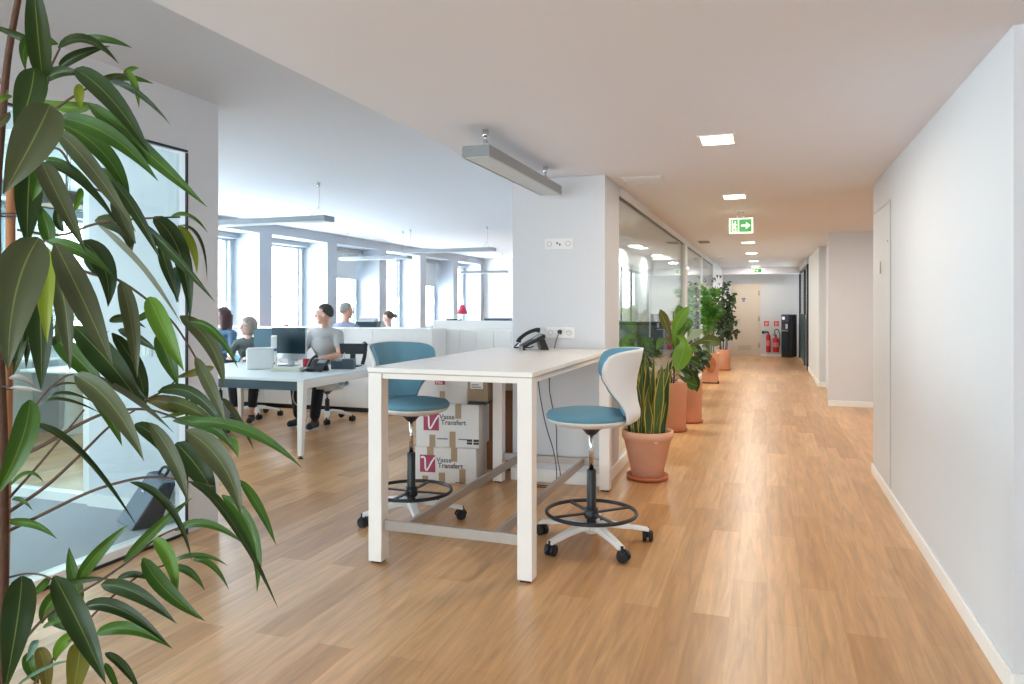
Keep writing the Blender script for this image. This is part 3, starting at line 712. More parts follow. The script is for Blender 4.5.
# ================================================================== DESK PHONES
def phone(label, loc, rz, group='black desk phones'):
    t = thing('desk_phone', label, 'telephone', loc, rz, group)
    # wedge body, local: front = -y (user side)
    b = MB(); b.hexa([(-.09, -.11, .012), (.09, -.11, .012), (.09, .07, .095), (-.09, .07, .095), (-.09, -.115, .03), (.09, -.115, .03), (.09, .06, .125), (-.09, .06, .125)]); obj('phone_body', b, BLACK, t, bevel=.006)
    b = MB(); b.hexa([(-.07, .04, 0), (.07, .04, 0), (.07, .1, 0), (-.07, .1, 0), (-.06, .02, .07), (.06, .02, .07), (.06, .06, .10), (-.06, .06, .10)]); b.box(-.085, .085, -.112, -.09, 0, .014); obj('phone_stand', b, BLACK, t, bevel=.003)
    up = Vector((0, .175, .095)).normalized()
    def on(x, s, e): return Vector((x, -.115, .03)) + up * s + Vector((0, -.477, .879)) * e
    b = MB(); P = [on(-.055, .004, .025), on(-.055, .03, .045), on(-.055, .10, .055), on(-.055, .17, .045), on(-.055, .20, .025)]
    b.tube(smoothpath(P, 4), [.021, .021, .020, .018, .016, .0155, .015, .015, .015, .015, .015, .0155, .016, .018, .02, .021, .021], 10); obj('handset', b, BLACK, t)
    b = MB()
    for i in range(3):
        for j in range(4):
            p = on(.01 + i * .024, .02 + j * .022, .002); b.sphere(p, (.008, .006, .004), 8, 5)
    obj('keypad', b, mat('dark_grey_keys', '3a3f46', .5), t)
    b = MB(); b.hexa([on(-.015, .115, .0), on(.075, .115, .0), on(.075, .18, .0), on(-.015, .18, .0), on(-.015, .115, .004), on(.075, .115, .004), on(.075, .18, .004), on(-.015, .18, .004)]); obj('phone_display', b, mat('phone_display_grey', '8f9ba3', .3), t)
    b = MB(); b.tube(smoothpath([on(-.055, .0, .02), (-.10, -.15, .012), (-.13, -.10, .01), (-.11, -.02, .01), (-.08, .0, .02)], 6), .006, 7); obj('coiled_cord', b, BLACK, t)
    return t
phone('black desk phone at the back of the white high table', (-1.72, 5.50, 1.101), math.radians(-62))
# sockets on the column
def socket_plate(label, xc, zc, plug=False):
    t = thing('wall_socket', label, 'socket', (xc, 5.77, zc), 0, 'white socket plates on the column')
    b = MB(); b.box(-.118, .118, -.011, 0, -.044, .044); obj('cover_plate', b, WHITEP, t, bevel=.003)
    for x in (-.078, .078):
        b = MB(); b.tube([(x + .02 * math.cos(2 * PI * i / 20), -.0112, .02 * math.sin(2 * PI * i / 20)) for i in range(20)], .0025, 6, closed=True); obj('socket_ring', b, mat('socket_ring_grey', 'a9acb0', .6), t)
    for (x, z) in ((-.012, .006), (.010, -.006)):
        b = MB(); b.box(x - .006, x + .006, -.0122, -.011, z - .008, z + .008); obj('data_port', b, BLACK, t)
    return t
socket_plate('white triple wall socket high on the column under the linear lamp', -1.60, 1.947)
socket_plate('white triple wall socket low on the column just above the high table', -1.59, 1.225)
b = MB(); b.tube([(-1.585, 5.757, 1.235), (-1.585, 5.725, 1.233)], .016, 10); b.tube(smoothpath([(-1.585, 5.73, 1.23), (-1.595, 5.718, 1.20), (-1.615, 5.716, 1.14), (-1.625, 5.722, 1.08), (-1.63, 5.728, 1.03)], 6), .004, 7)
tag(obj('power_cord', b, BLACK), 'short black plug cord hanging from the low column socket behind the table edge', 'cord', 'cords by the column')
for i, (x0, lab) in enumerate(((-1.70, 'thin black cord hanging under the table beside its twin, starting farther from the stool'), (-1.585, 'thin black cord hanging under the table beside its twin, starting closer to the stool'))):
    b = MB(); b.tube(smoothpath([(x0, 5.50, 1.06), (x0 + .01 - .03 * i, 5.51, .80), (x0 + .06 - .03 * i, 5.52, .52), (-1.575 + .025 * i, 5.53, .30), (-1.555 + .03 * i, 5.54, .12), (-1.58 + .02 * i, 5.55 + .03 * i, .012), (-1.66, 5.57 + .05 * i, .008), (-1.80, 5.56 + .07 * i, .008)], 7), .004, 7)
    tag(obj('hanging_cord', b, BLACK), lab, 'cord', 'cords by the column')
# ================================================================== CABINETS
def cabinet(label, x0, x1, y0, d, h, group):
    t = thing('low_cabinet', label, 'cabinet', ((x0 + x1) / 2, y0, 0), 0, group); W = (x1 - x0) / 2
    b = MB(); b.box(-W + .001, W - .001, .018, d, .06, h - .022); obj('carcass', b, WHITE, t)
    b = MB(); b.box(-W + .001, W - .001, 0, d + .004, h - .022, h); obj('cabinet_top', b, WHITE, t, bevel=.002)
    b = MB(); b.box(-W, W, .025, d - .02, 0, .06); obj('plinth', b, BLACK, t)
    for s in (-1, 1):
        b = MB(); b.box(min(s * .0015, s * (W - .003)), max(s * .0015, s * (W - .003)), 0, .018, .064, h - .026); dd = obj('cabinet_door', b, WHITE, t, bevel=.0015)
        b = MB(); b.box(s * .05 - .006, s * .05 + .006, -.012, 0, h * .5 - .05, h * .5 + .05); obj('handle', b, WHITEP, dd)
    return t
G = 'white cabinets behind the desk'
cl = ['white low cabinet at the end of the row, beside the teal stool back', 'white low cabinet behind the man in the grey shirt', 'white low cabinet between the man in grey and the woman with glasses', 'white low cabinet behind the woman with glasses and the worker in blue']
for i in range(4): cabinet(cl[i], -4.12 - .88 * (i + 1), -4.12 - .88 * i, 8.69, .44, 1.135, G)
G2 = 'lower white cabinets set back behind the stool'
for i, l in enumerate(('lower set-back white cabinet just past the end of the front cabinet row', 'lower set-back white cabinet behind the brown box', 'lower set-back white cabinet seen closest to the column')):
    cabinet(l, -4.42 + .49 * i, -3.93 + .49 * i, 9.16, .42, 1.115, G2)
# ================================================================== DESK
def desk(label, x0, x1, y0, y1, group=None, splay=True):
    t = thing('bench_desk', label, 'desk', ((x0 + x1) / 2, (y0 + y1) / 2, 0), 0, group); X, Y = (x1 - x0) / 2, (y1 - y0) / 2
    b = MB(); b.box(-X, X, -Y, Y, .725, .75); obj('desktop', b, mat('pale_desk_top', 'dfe8e8', .3, var=.01), t, bevel=.003)
    b = MB(); b.box(X - .02, X, -Y, Y, .69, .7245); b.box(-X, X, Y - .02, Y, .705, .7245); obj('desk_frame', b, WHITE, t)
    b = MB(); b.box(-X + .072, X - .072, -Y + .004, -Y + .03, .64, .724); obj('cable_tray', b, DARKBLUE, t)
    b = MB(); b.box(-X + .06, X - .06, Y - .20, Y - .17, .64, .724); obj('cable_tray', b, DARKBLUE, t)
    for sx in (-1, 1):
        for sy in (-1, 1):
            b = MB(); top = Vector((sx * (X - .035), sy * (Y - .035), .7248)); bot = Vector((sx * (X - .035) , sy * (Y - .035 + .03), .03))
            for (p, w) in ((bot, .022), (top, .034)):
                pass
            c = []
            for (p, w) in ((bot, .022), (top, .036)):
                c += [p + Vector((-w, -w, 0)), p + Vector((w, -w, 0)), p + Vector((w, w, 0)), p + Vector((-w, w, 0))]
            b.hexa(c); lg = obj('leg', b, WHITE, t, bevel=.003)
            b = MB(); b.lathe([(.0, 0), (.026, 0), (.026, .008), (.008, .012), (.008, .032)], 16, tuple(bot * 1 - Vector((0, 0, .03)))); obj('foot', b, BLACK, lg)
    for s in (-1, 1):
        b = MB(); b.box(s * (X - .035) - .02, s * (X - .035) + .02, -Y + .06, Y - .06, .655, .69); obj('side_rail', b, WHITE, t)
    return t
DX0, DX1, DY0, DY1 = -6.15, -4.12, 5.88, 7.45
D1 = desk('white bench desk with splayed legs where the man and the woman sit', DX0, DX1, DY0, DY1)
b = MB(); b.tube(smoothpath([(-4.22, 6.5, .66), (-4.2, 6.62, .60), (-4.22, 6.72, .62), (-4.24, 6.80, .68)], 5), .012, 8); b.box(-4.30, -4.20, 6.35, 6.60, .60, .64); b.tube(smoothpath([(-4.45, 6.2, .66), (-4.5, 6.25, .5), (-4.46, 6.3, .43), (-4.40, 6.32, .5), (-4.40, 6.35, .64)], 6), .006, 6)
tag(obj('cable_rail', b, mat('grey_cables', 'b0b7b4', .6)), 'bundle of pale cables and adapters hanging under the desk corner', 'cable')
def monitor(label, loc, rz, w=.50, h=.30, chin=True, back=False, group='computer monitors'):
    t = thing('monitor', label, 'monitor', loc, rz, group); z0 = .08
    b = MB(); b.box(-w / 2, w / 2, -.006, .022, z0, z0 + h + (.06 if chin else 0)); b.box(-w * .3, w * .3, .022, .04, z0 + h * .25, z0 + h * .75); obj('monitor_body', b, SILVER if chin else BLACK, t, bevel=.004)
    b = MB(); b.box(-w / 2 + .004, w / 2 - .004, -.009, -.006, z0 + (.06 if chin else .008), z0 + h + (.056 if chin else -.008)); obj('screen', b, SCREENB if back else SCREEN, t)
    b = MB(); b.bar((0, .05, .008), (0, .035, z0 + h * .35), .09, .012, (0, 1, 0)); obj('neck', b, SILVER, t)
    b = MB(); b.box(-.10, .10, -.07, .09, 0, .010); obj('monitor_foot', b, SILVER, t, bevel=.003)
    return t
ZD = .751
def onp(px, py, z):
    d = FPX * (EYE - z) / (py - HY); p = at(px, py, d); return Vector((p.x, p.y, z))
monitor('dark glossy monitor with a silver chin between the binder and the man', tuple(onp(289, 365.5, ZD)), math.radians(0), .46, .30, True)
monitor('grey-blue monitor half hidden by the white paper tray', tuple(onp(271, 362.5, ZD)), math.radians(19), .42, .33, False, True)  # added second monitor, its grey stands in for the reflection on the dark screen
# paper tray box, binder, paper stack, cup, keyboard
p = onp(260, 369, ZD)
t = thing('paper_tray', 'white rounded paper box standing on the desk in front of the woman', 'box', p, math.radians(33))
b = MB(); b.box(-.14, .14, -.07, .07, 0, .225); obj('box_body', b, WHITEP, t, bevel=.02, seg=3)
b = MB(); b.box(-.13, .13, -.06, .06, .225, .232); obj('box_lid', b, WHITE, t, bevel=.003)
t = thing('binder', 'narrow white lever-arch binder with a blue band standing on the desk', 'binder', tuple(onp(274, 366.8, ZD)), math.radians(36))
b = MB(); b.box(-.03, .03, -.14, .14, 0, .35); obj('binder_cover', b, PAPER, t, bevel=.004)
b = MB(); b.box(-.031, .031, -.1412, -.14, .185, .215); b.box(-.0312, -.031, -.14, .14, .185, .215); b.box(.031, .0312, -.14, .14, .185, .215); obj('blue_band', b, BLUEP, t)
b = MB(); b.lathe([(.008, 0), (.013, 0), (.013, .002), (.008, .002)], 16); M = face_M((0, -.1405, .05), (1, 0, 0), (0, 0, 1)); b.v = [tuple(M @ Vector(v)) for v in b.v]; obj('finger_ring', b, BLACK, t)
for k in range(4):
    b = MB(); b.box(-.15 + .006 * k, .17 - .006 * k, -.07, .09, 0, .010)
    tag(obj('paper_folder', b, CREAM, loc=tuple(onp(287, 371.3, ZD) + Vector((0, 0, .0105 * k))), rz=math.radians(12 + 3 * k), bevel=.002), ['pale cream paper folder at the bottom of the pile before the binder', 'pale cream paper folder second from the bottom of the desk pile', 'pale cream paper folder third from the bottom of the desk pile', 'pale cream paper folder topmost of the desk pile'][k], 'folder', 'cream folders piled on the desk')
t = thing('mug', 'small red mug on the desk in front of the man', 'mug', tuple(onp(306.5, 366.8, ZD)))
b = MB(); b.lathe([(0, 0), (.036, 0), (.04, .006), (.041, .09), (.036, .09), (.034, .01), (0, .01)], 24); obj('mug_body', b, REDP, t)
b = MB(); b.tube([(.04 + .022 * math.sin(a), 0, .047 + .026 * math.cos(a)) for a in [PI * i / 10 for i in range(11)]], .005, 8); obj('mug_handle', b, REDP, t)
phone('black desk phone with raised handset on the corner of the white bench desk', tuple(onp(319, 371, ZD)), math.radians(6))
# black tablet till on a stand, with a box of cards
t = thing('tablet_stand', 'black tablet on a tilted stand by the end of the desk', 'tablet', tuple(onp(351, 366.8, ZD)), math.radians(14))
b = MB(); b.hexa([(-.13, .02, .15), (.13, .02, .15), (.13, .035, .14), (-.13, .035, .14), (-.17, .10, .26), (.17, .10, .26), (.17, .115, .25), (-.17, .115, .25)]); obj('tablet_body', b, BLACK, t, bevel=.004)
b = MB(); b.bar((0, .06, .01), (0, .075, .19), .06, .02, (0, 1, 0)); b.box(-.09, .09, -.02, .14, 0, .014); obj('stand', b, BLACKM, t, bevel=.003)
b = MB(); b.tube(smoothpath([(.10, .10, .02), (.125, .11, .12), (.135, .11, .24), (.12, .09, .265)], 5), .022, 10); obj('handset', b, BLACK, t)
t = thing('desk_tidy', 'black desk tidy with compartments in front of the tablet', 'desk organiser', tuple(onp(343, 368.8, ZD)), math.radians(14))
b = MB(); b.box(-.12, .0, -.05, .05, 0, .085); b.box(.0, .13, -.05, .05, 0, .11); obj('tidy_body', b, mat('slate_plastic', '3c4a54', .4), t, bevel=.004)
b = MB(); b.tube([(-.03, 0, .08), (-.035, .01, .15)], .004, 6); b.tube([(.02, -.01, .1), (.024, -.015, .18)], .004, 6); obj('pen', b, SILVER, t)
# ================================================================== OFFICE CHAIRS
def office_chair(label, x, y, rz, h=.385):
    t = thing('office_chair', label, 'chair', (x, y, 0), rz, 'office swivel chairs')
    star_base(t, .32, h + .005, None, high=.12, rot=.5); wave_seat(t, h, zt=.34)
    return t
oc = office_chair('white and teal office chair under the man in the grey shirt', -5.20, 7.92, -PI / 2 + .05)
office_chair('white and teal office chair under the woman with glasses', -6.30, 7.93, -PI / 2 + .3, .345)
dup(oc, (-7.10, 8.22, 0), -PI / 2 + .2, 'office chair under the worker in blue partly hidden by the wall')
dup(oc, (-6.06, 9.62, 0), PI / 2 - .3, 'office chair under the grey-haired worker behind the cabinets')
office_chair('office chair under the woman seen in profile behind the cabinets', -5.99, 11.1, PI + .15, .345)
# ================================================================== BEHIND THE CABINETS
desk('white desk behind the cabinets by the grey-haired worker', -6.75, -5.0, 10.22, 10.80, 'desks behind the cabinets')
t = thing('file_box', 'dark blue file box seen just above the cabinets beside the grey-haired worker', 'box', (-6.12, 10.50, ZD), math.radians(14))
b = MB(); b.box(-.17, .17, -.12, .12, 0, .40); obj('box_body', b, DARKBLUE, t, bevel=.004)
b = MB(); b.box(-.175, .175, -.125, .125, .37, .43); obj('box_lid', b, DARKBLUE, t, bevel=.004)
for k in range(5):
    b = MB(); b.box(-.17, .17, -.1, .1, 0, .008)
    pass
desk('white desk holding the red lamp behind the screens', -6.9, -3.1, 11.95, 13.2, 'desks behind the cabinets')
for i, (x0, x1, l) in enumerate(((-4.86, -3.36, 'white desk screen panel behind the low cabinets, beginning past the stool'), (-3.34, -2.95, 'white desk screen panel behind the low cabinets, close to the column'))):
    t = thing('desk_screen', l, 'screen', ((x0 + x1) / 2, 10.3, 0), 0, 'white desk screens'); W = (x1 - x0) / 2
    b = MB(); b.box(-W, W, -.02, .02, .25, 1.215); obj('screen_panel', b, WHITE, t, bevel=.006)
    b = MB(); b.box(-W + .05, -W + .09, -.15, .15, 0, .03); b.box(W - .09, W - .05, -.15, .15, 0, .03); b.box(-W + .05, -W + .09, -.015, .015, .03, .26); b.box(W - .09, W - .05, -.015, .015, .03, .26); obj('screen_foot', b, SILVER, t)
for i, (x, y, w, l) in enumerate(((-5.5, 12.55, .3, 'dark monitor edge showing above the white screen under the red lamp'), (-3.98, 12.4, .36, 'dark monitor edge showing above the white screen close to the column'))):
    monitor(l, (x, y, ZD), math.radians(12), w, .36, False)
t = thing('printer', 'grey-blue flat printer above the white screens next to the red lamp', 'printer', (-4.55, 12.35, ZD), math.radians(10))
b = MB(); b.box(-.22, .22, -.16, .16, 0, .38); obj('printer_body', b, mat('printer_grey', '8fa2b0', .5), t, bevel=.01)
b = MB(); b.box(-.23, .23, -.17, .17, .38, .46); obj('printer_lid', b, mat('printer_dark', '4a5d6d', .45), t, bevel=.008)
b = MB(); b.box(-.12, .12, -.19, -.165, .2, .23); obj('output_tray', b, SILVER, t)
def red_lamp(label, loc, rz, s=1.):
    t = thing('desk_lamp', label, 'lamp', loc, rz, 'red desk lamps')
    b = MB(); b.lathe([(0, 0), (.09, 0), (.09, .018), (.015, .024)], 24); obj('lamp_base', b, PINKRED, t)
    b = MB(); b.tube([(0, 0, .02), (-.02, 0, .40 * s), (.05, 0, .62 * s)], .009, 8); obj('lamp_arm', b, SILVER, t)
    b = MB(); b.lathe([(.018, .10), (.035, .095), (.055, .06), (.095, -.06), (.088, -.06), (.05, .05)], 24, (.08, 0, .60 * s)); obj('lamp_shade', b, PINKRED, t)
    return t
red_lamp('red desk lamp with bell shade above the white screens', (-5.25, 12.15, ZD), 0.1)
b = MB(); b.box(-7.74, -7.3, 9.35, 11.3, .70, .73); [b.box(x - .02, x + .02, y - .02, y + .02, 0, .70) for x in (-7.70, -7.34) for y in (9.4, 11.25)]
t = thing('side_table', 'low white table by the window behind the cabinets', 'table', (0, 0, 0)); obj('table_body', b, WHITE, t)
red_lamp('red desk lamp whose shade just shows over the cabinets by the window pier', (-7.45, 10.05, .731), 0, .52)
# books/papers on the dark monitor
for k in range(3):
    b = MB(); b.box(-.14, .14, -.1, .1, 0, .02)
    tag(obj('paper_pile', b, [PAPER, mat('lilac_paper', 'c9cfe0', .7), PAPER][k], loc=(-6.12, 10.50, ZD + .4305 + .0205 * k), rz=.1 * k + .2), ['white paper pile lowest of those on the dark blue file box', 'lilac paper pile in the middle of those on the dark blue file box', 'white paper pile topmost on the dark blue file box'][k], 'paper', 'paper piles on the far desk')
# ================================================================== GLAZED OFFICE (behind the big plant)
def dome(label, loc, zc):
    t = thing('pendant_lamp', label, 'lamp', loc, 0, 'wide wooden pendant lamps')
    b = MB(); b.lathe([(.03, .10), (.12, .09), (.20, .06), (.25, .0), (.255, -.035), (.245, -.035), (.24, .0), (.19, .05), (.11, .08)], 40); obj('lamp_shade', b, mat('brown_shade', '5b4a40', .5), t)
    b = MB(); b.lathe([(.0, -.02), (.23, -.025)], 40); obj('shade_inside', b, TANW, t)
    b = MB(); b.tube([(0, 0, .09), (0, 0, zc - loc[2])], .005, 6); b.tube([(.0, 0, .09), (.06, 0, zc - loc[2])], .003, 6); obj('suspension_cable', b, BLACK, t)
dome('wide brown pendant lamp seen through the plant leaves, upper one', tuple(at(67, 203, 6.3)), ZO)
dome('brown pendant lamp hanging low behind the plant leaves', tuple(at(66, 317, 7.0)), ZO)
t = thing('meeting_table', 'white table with thick round legs seen through the glass office', 'table', (-7.0, 6.25, 0))
b = MB(); b.box(-.7, .5, -.45, .45, .72, .75); obj('tabletop', b, WHITE, t, bevel=.004)
for (x, y) in ((-.45, 0), (.25, 0)):
    b = MB(); b.lathe([(.0, 0), (.16, 0), (.15, .02), (.10, .06), (.085, .3), (.085, .65), (.12, .72)], 28, (x, y, 0)); obj('leg', b, WHITE, t)
t = thing('pedestal_unit', 'low grey pedestal drawer unit beyond the glass office', 'cabinet', (-5.95, 6.6, 0), .2)
b = MB(); b.box(-.22, .22, -.2, .2, .04, .36); obj('unit_body', b, mat('mid_grey_lacquer', '8d949b', .5), t, bevel=.005)
for z in (.05, .2): 
    b = MB(); b.box(-.2, .2, -.21, -.2, z, z + .14); dr = obj('drawer', b, mat('mid_grey_lacquer', '8d949b', .5), t)
    b = MB(); b.box(-.05, .05, -.222, -.21, z + .09, z + .10); obj('handle', b, STEEL, dr)
b = MB(); b.box(-.22, .22, -.2, .2, 0, .04); obj('plinth', b, BLACK, t)
for k in range(2):
    b = MB(); b.box(-.15, .15, -.11, .11, 0, .05); tag(obj('paper_pile', b, [PAPER, SILVER][k], loc=(-7.2 + .45 * k, 6.2, .751), rz=.2, bevel=.003), ['white paper pile on the white table beyond the glass office', 'grey document tray on the white table beyond the glass office'][k], 'paper')
# soft case leaning by the glass
t = thing('leaning_case', 'grey-blue soft case leaning over behind the glass near the wall end', 'case', (0, 0, 0))
A, B_ = Vector((-4.12, 3.77, .005)), Vector((-3.83, 3.62, .005)); L_ = Vector((.115, .14, .285)); Tn = Vector((.09, .15, 0))
b = MB(); b.hexa([A, B_, B_ + Tn, A + Tn * .6, A + L_ * 1.08, B_ + L_, B_ + L_ + Tn * .55, A + L_ * 1.08 + Tn * .4]); b.mi = [1, 0, 0, 1, 1, 1]
obj('case_body', b, [GREYBAG, DARKBAG], t, bevel=.015, seg=3)
b = MB(); q = (A + B_) / 2 + L_ * 1.04 + Tn * .2; dv = (B_ - A).normalized(); b.tube(smoothpath([q - dv * .06, q - dv * .05 + Vector((.02, .03, .05)), q + dv * .05 + Vector((.02, .03, .05)), q + dv * .06], 5), .010, 8); obj('carry_handle', b, DARKBAG, t)
b = MB(); q = (A + B_) / 2 + L_ * .72; nn = dv.cross(L_.normalized()); nn = nn if nn.y < 0 else -nn; b.bar(q - dv * .02 + nn * .004, q + dv * .02 + nn * .004, .008, .03, nn); obj('clasp', b, SILVER, t)
# switch on the white wall of the glazed office
t = thing('light_switch', 'double white light switch on the wall behind the glass', 'switch', (-4.08, 4.0, 1.13))
b = MB(); b.box(-.045, .045, -.010, 0, -.04, .04); obj('switch_plate', b, mat('switch_grey_white', 'd5d9da', .4), t, bevel=.003)
b = MB(); b.box(-.03, -.003, -.014, -.01, -.028, .028); b.box(.003, .03, -.014, -.01, -.028, .028); obj('rocker', b, WHITEP, t, bevel=.002)
# ================================================================== END OF THE CORRIDOR
def extinguisher(label, x, zb, h, r, horn):
    t = thing('fire_extinguisher', label, 'fire extinguisher', (x, YEND - r - .02, zb), 0, 'wall fire extinguishers')
    b = MB(); b.lathe([(0, 0), (r * .95, 0), (r, .02), (r, h - .08), (r * .8, h - .035), (r * .35, h), (0, h)], 28); obj('cylinder_body', b, REDP, t)
    b = MB(); b.tube([(0, 0, h), (0, 0, h + .06)], r * .3, 12); b.bar((-.01, 0, h + .06), (-.09, -.02, h + .085), .02, .012); b.bar((-.01, 0, h + .04), (-.085, -.02, h + .045), .02, .01); obj('valve', b, BLACK, t)
    if horn:
        b = MB(); b.lathe([(.018, 0), (.022, .05), (.05, .15), (.044, .15), (.018, .05)], 20); M = Matrix.Translation((-.02, -.02, h + .04)) @ Matrix.Rotation(-PI / 2, 4, 'Y'); b.v = [tuple(M @ Vector(v)) for v in b.v]; obj('discharge_horn', b, BLACK, t)
    else:
        b = MB(); b.tube(smoothpath([(0, 0, h + .04), (-.04, -.03, h + .16), (.03, -.05, h + .22), (.10, -.04, h + .12), (r + .02, -.02, h - .05), (r + .012, -.01, h * .4)], 6), .013, 8); obj('hose', b, BLACK, t)
    b = MB(); b.lathe([(r + .0015, h * .32), (r + .0015, h * .68)], 28, cap=False); bb = MB(); n = 28
    for j in range(14, 28):
        a0, a1 = 2 * PI * (j + .0) / n, 2 * PI * (j + 1) / n; rr = r + .0016
        i = [bb.V((rr * math.cos(a), rr * math.sin(a), z)) for a, z in ((a0, h * .34), (a1, h * .34), (a1, h * .64), (a0, h * .64))]; bb.F(i, True)
    obj('instruction_label', bb, mat('pale_red_label', 'd98a86', .5), t)
    b = MB(); b.box(-.03, .03, r, r + .02, h * .55, h * .8); obj('wall_mount', b, BLACKM, t)
extinguisher('slim red fire extinguisher with a black horn, closest to the door', .035, .12, .52, .06, True)
extinguisher('stout red fire extinguisher with a looped hose beside the water dispenser', .235, .13, .42, .085, False)
for i, (x, l) in enumerate(((-.013, 'red square fire sign above the slim extinguisher'), (.253, 'red square fire sign above the stout extinguisher'))):
    t = thing('fire_sign', l, 'sign', (x, YEND, .925), 0, 'red fire signs')
    b = MB(); b.box(-.068, .068, -.006, 0, -.07, .07); obj('sign_plate', b, REDSIGN, t, bevel=.002)
    M = face_M((0, -.0062, 0), (1, 0, 0), (0, 0, 1)); b = MB(); b.prism([(-.03, -.045), (0, -.045), (0, .02), (-.008, .03), (-.022, .03), (-.03, .02)], M, .001); b.prism([(.015, -.02), (.04, -.02), (.045, .0), (.028, .035), (.012, .0)], M, .001); b.prism([(-.035, .036), (.005, .036), (.005, .044), (-.035, .044)], M, .001)
    obj('sign_pictogram', b, mat('sign_pale', 'f0c9c0', .5), t)
t = thing('water_dispenser', 'tall black water dispenser at the end of the corridor', 'water dispenser', (.565, 21.62, 0), math.radians(-17))
b = MB(); b.box(-.145, .16, -.20, .22, .02, 1.19); obj('dispenser_body', b, mat('gloss_black', '12161b', .25, var=.05), t, bevel=.012, seg=3)
b = MB(); b.box(-.140, .05, -.212, -.20, .05, .72); obj('lower_door', b, mat('blue_black', '1a2632', .25, var=.05), t, bevel=.006)
b = MB(); b.box(-.140, .05, -.214, -.20, .98, 1.18); obj('control_panel', b, mat('panel_blue', '3a4560', .3), t, bevel=.005)
b = MB(); b.box(-.115, -.045, -.217, -.214, 1.05, 1.13); obj('display', b, mat('pale_display', 'dfe5ee', .3, emit=.3), t)
b = MB(); b.box(-.125, .035, -.206, -.20, .76, .97); rc = obj('dispensing_recess', b, mat('recess_slate', '2c3242', .5), t)
b = MB(); b.box(-.02, .03, -.225, -.206, .80, .93); obj('tap', b, mat('tap_white', 'dcdfe6', .3), rc)
b = MB(); b.box(-.13, .04, -.27, -.20, .735, .752); obj('drip_tray', b, SILVER, t, bevel=.003)
# ================================================================== ROOM BEHIND THE CORRIDOR GLASS
t = thing('sideboard', 'low grey sideboard with a dark top behind the corridor glass', 'sideboard', (-1.865, 12.9, 0))
b = MB(); b.box(-.6, .6, -.2, .2, .06, 1.10); obj('carcass', b, mat('blue_grey_lacquer', '8a9aa6', .5), t)
b = MB(); b.box(-.62, .62, -.22, .22, 1.10, 1.16); obj('sideboard_top', b, mat('dark_top', '3b444c', .4), t)
for s in (-1, 1):
    b = MB(); b.box(min(0, s * .595) + .004, max(0, s * .595) - .004, -.215, -.2, .08, 1.08); dd = obj('cabinet_door', b, mat('blue_grey_lacquer2', '7d8f9c', .5), t)
    b = MB(); b.box(s * .05 - .006, s * .05 + .006, -.23, -.215, .55, .7); obj('handle', b, STEEL, dd)
b = MB(); b.box(-.6, .6, -.18, .2, 0, .06); obj('plinth', b, BLACK, t)
dup(oc, (-1.75, 11.9, 0), PI / 2 + .6, 'office chair behind the corridor glass in front of the sideboard')
# ================================================================== PEOPLE
def remesh(name, mb, m, parent, voxel=.009, smooth=5, sfac=.5):
    me = mb.mesh(name + '_raw', m, recalc=False)
    o = bpy.data.objects.new(name, me); C.objects.link(o)
    r = o.modifiers.new('r', 'REMESH'); r.mode = 'VOXEL'; r.voxel_size = voxel; r.use_smooth_shade = True
    s = o.modifiers.new('s', 'SMOOTH'); s.factor = sfac; s.iterations = smooth
    dg = bpy.context.evaluated_depsgraph_get(); me2 = bpy.data.meshes.new_from_object(o.evaluated_get(dg))
    me2.name = name
    bpy.data.objects.remove(o); bpy.data.meshes.remove(me)
    me2.materials.clear(); me2.materials.append(m)
    for p in me2.polygons: p.use_smooth = True
    q = bpy.data.objects.new(name, me2); C.objects.link(q); q.parent = parent
    return q
def limb(b, pts, rs, n=14):
    pts = [Vector(p) for p in pts]
    for (p, r) in zip(pts, rs): b.sphere(p, r, 14, 10)
    for (p, q, r, s) in zip(pts, pts[1:], rs, rs[1:]): b.tube([p, q], [r, s], n)
def lerp(a, c, t): return Vector(a) * (1 - t) + Vector(c) * t
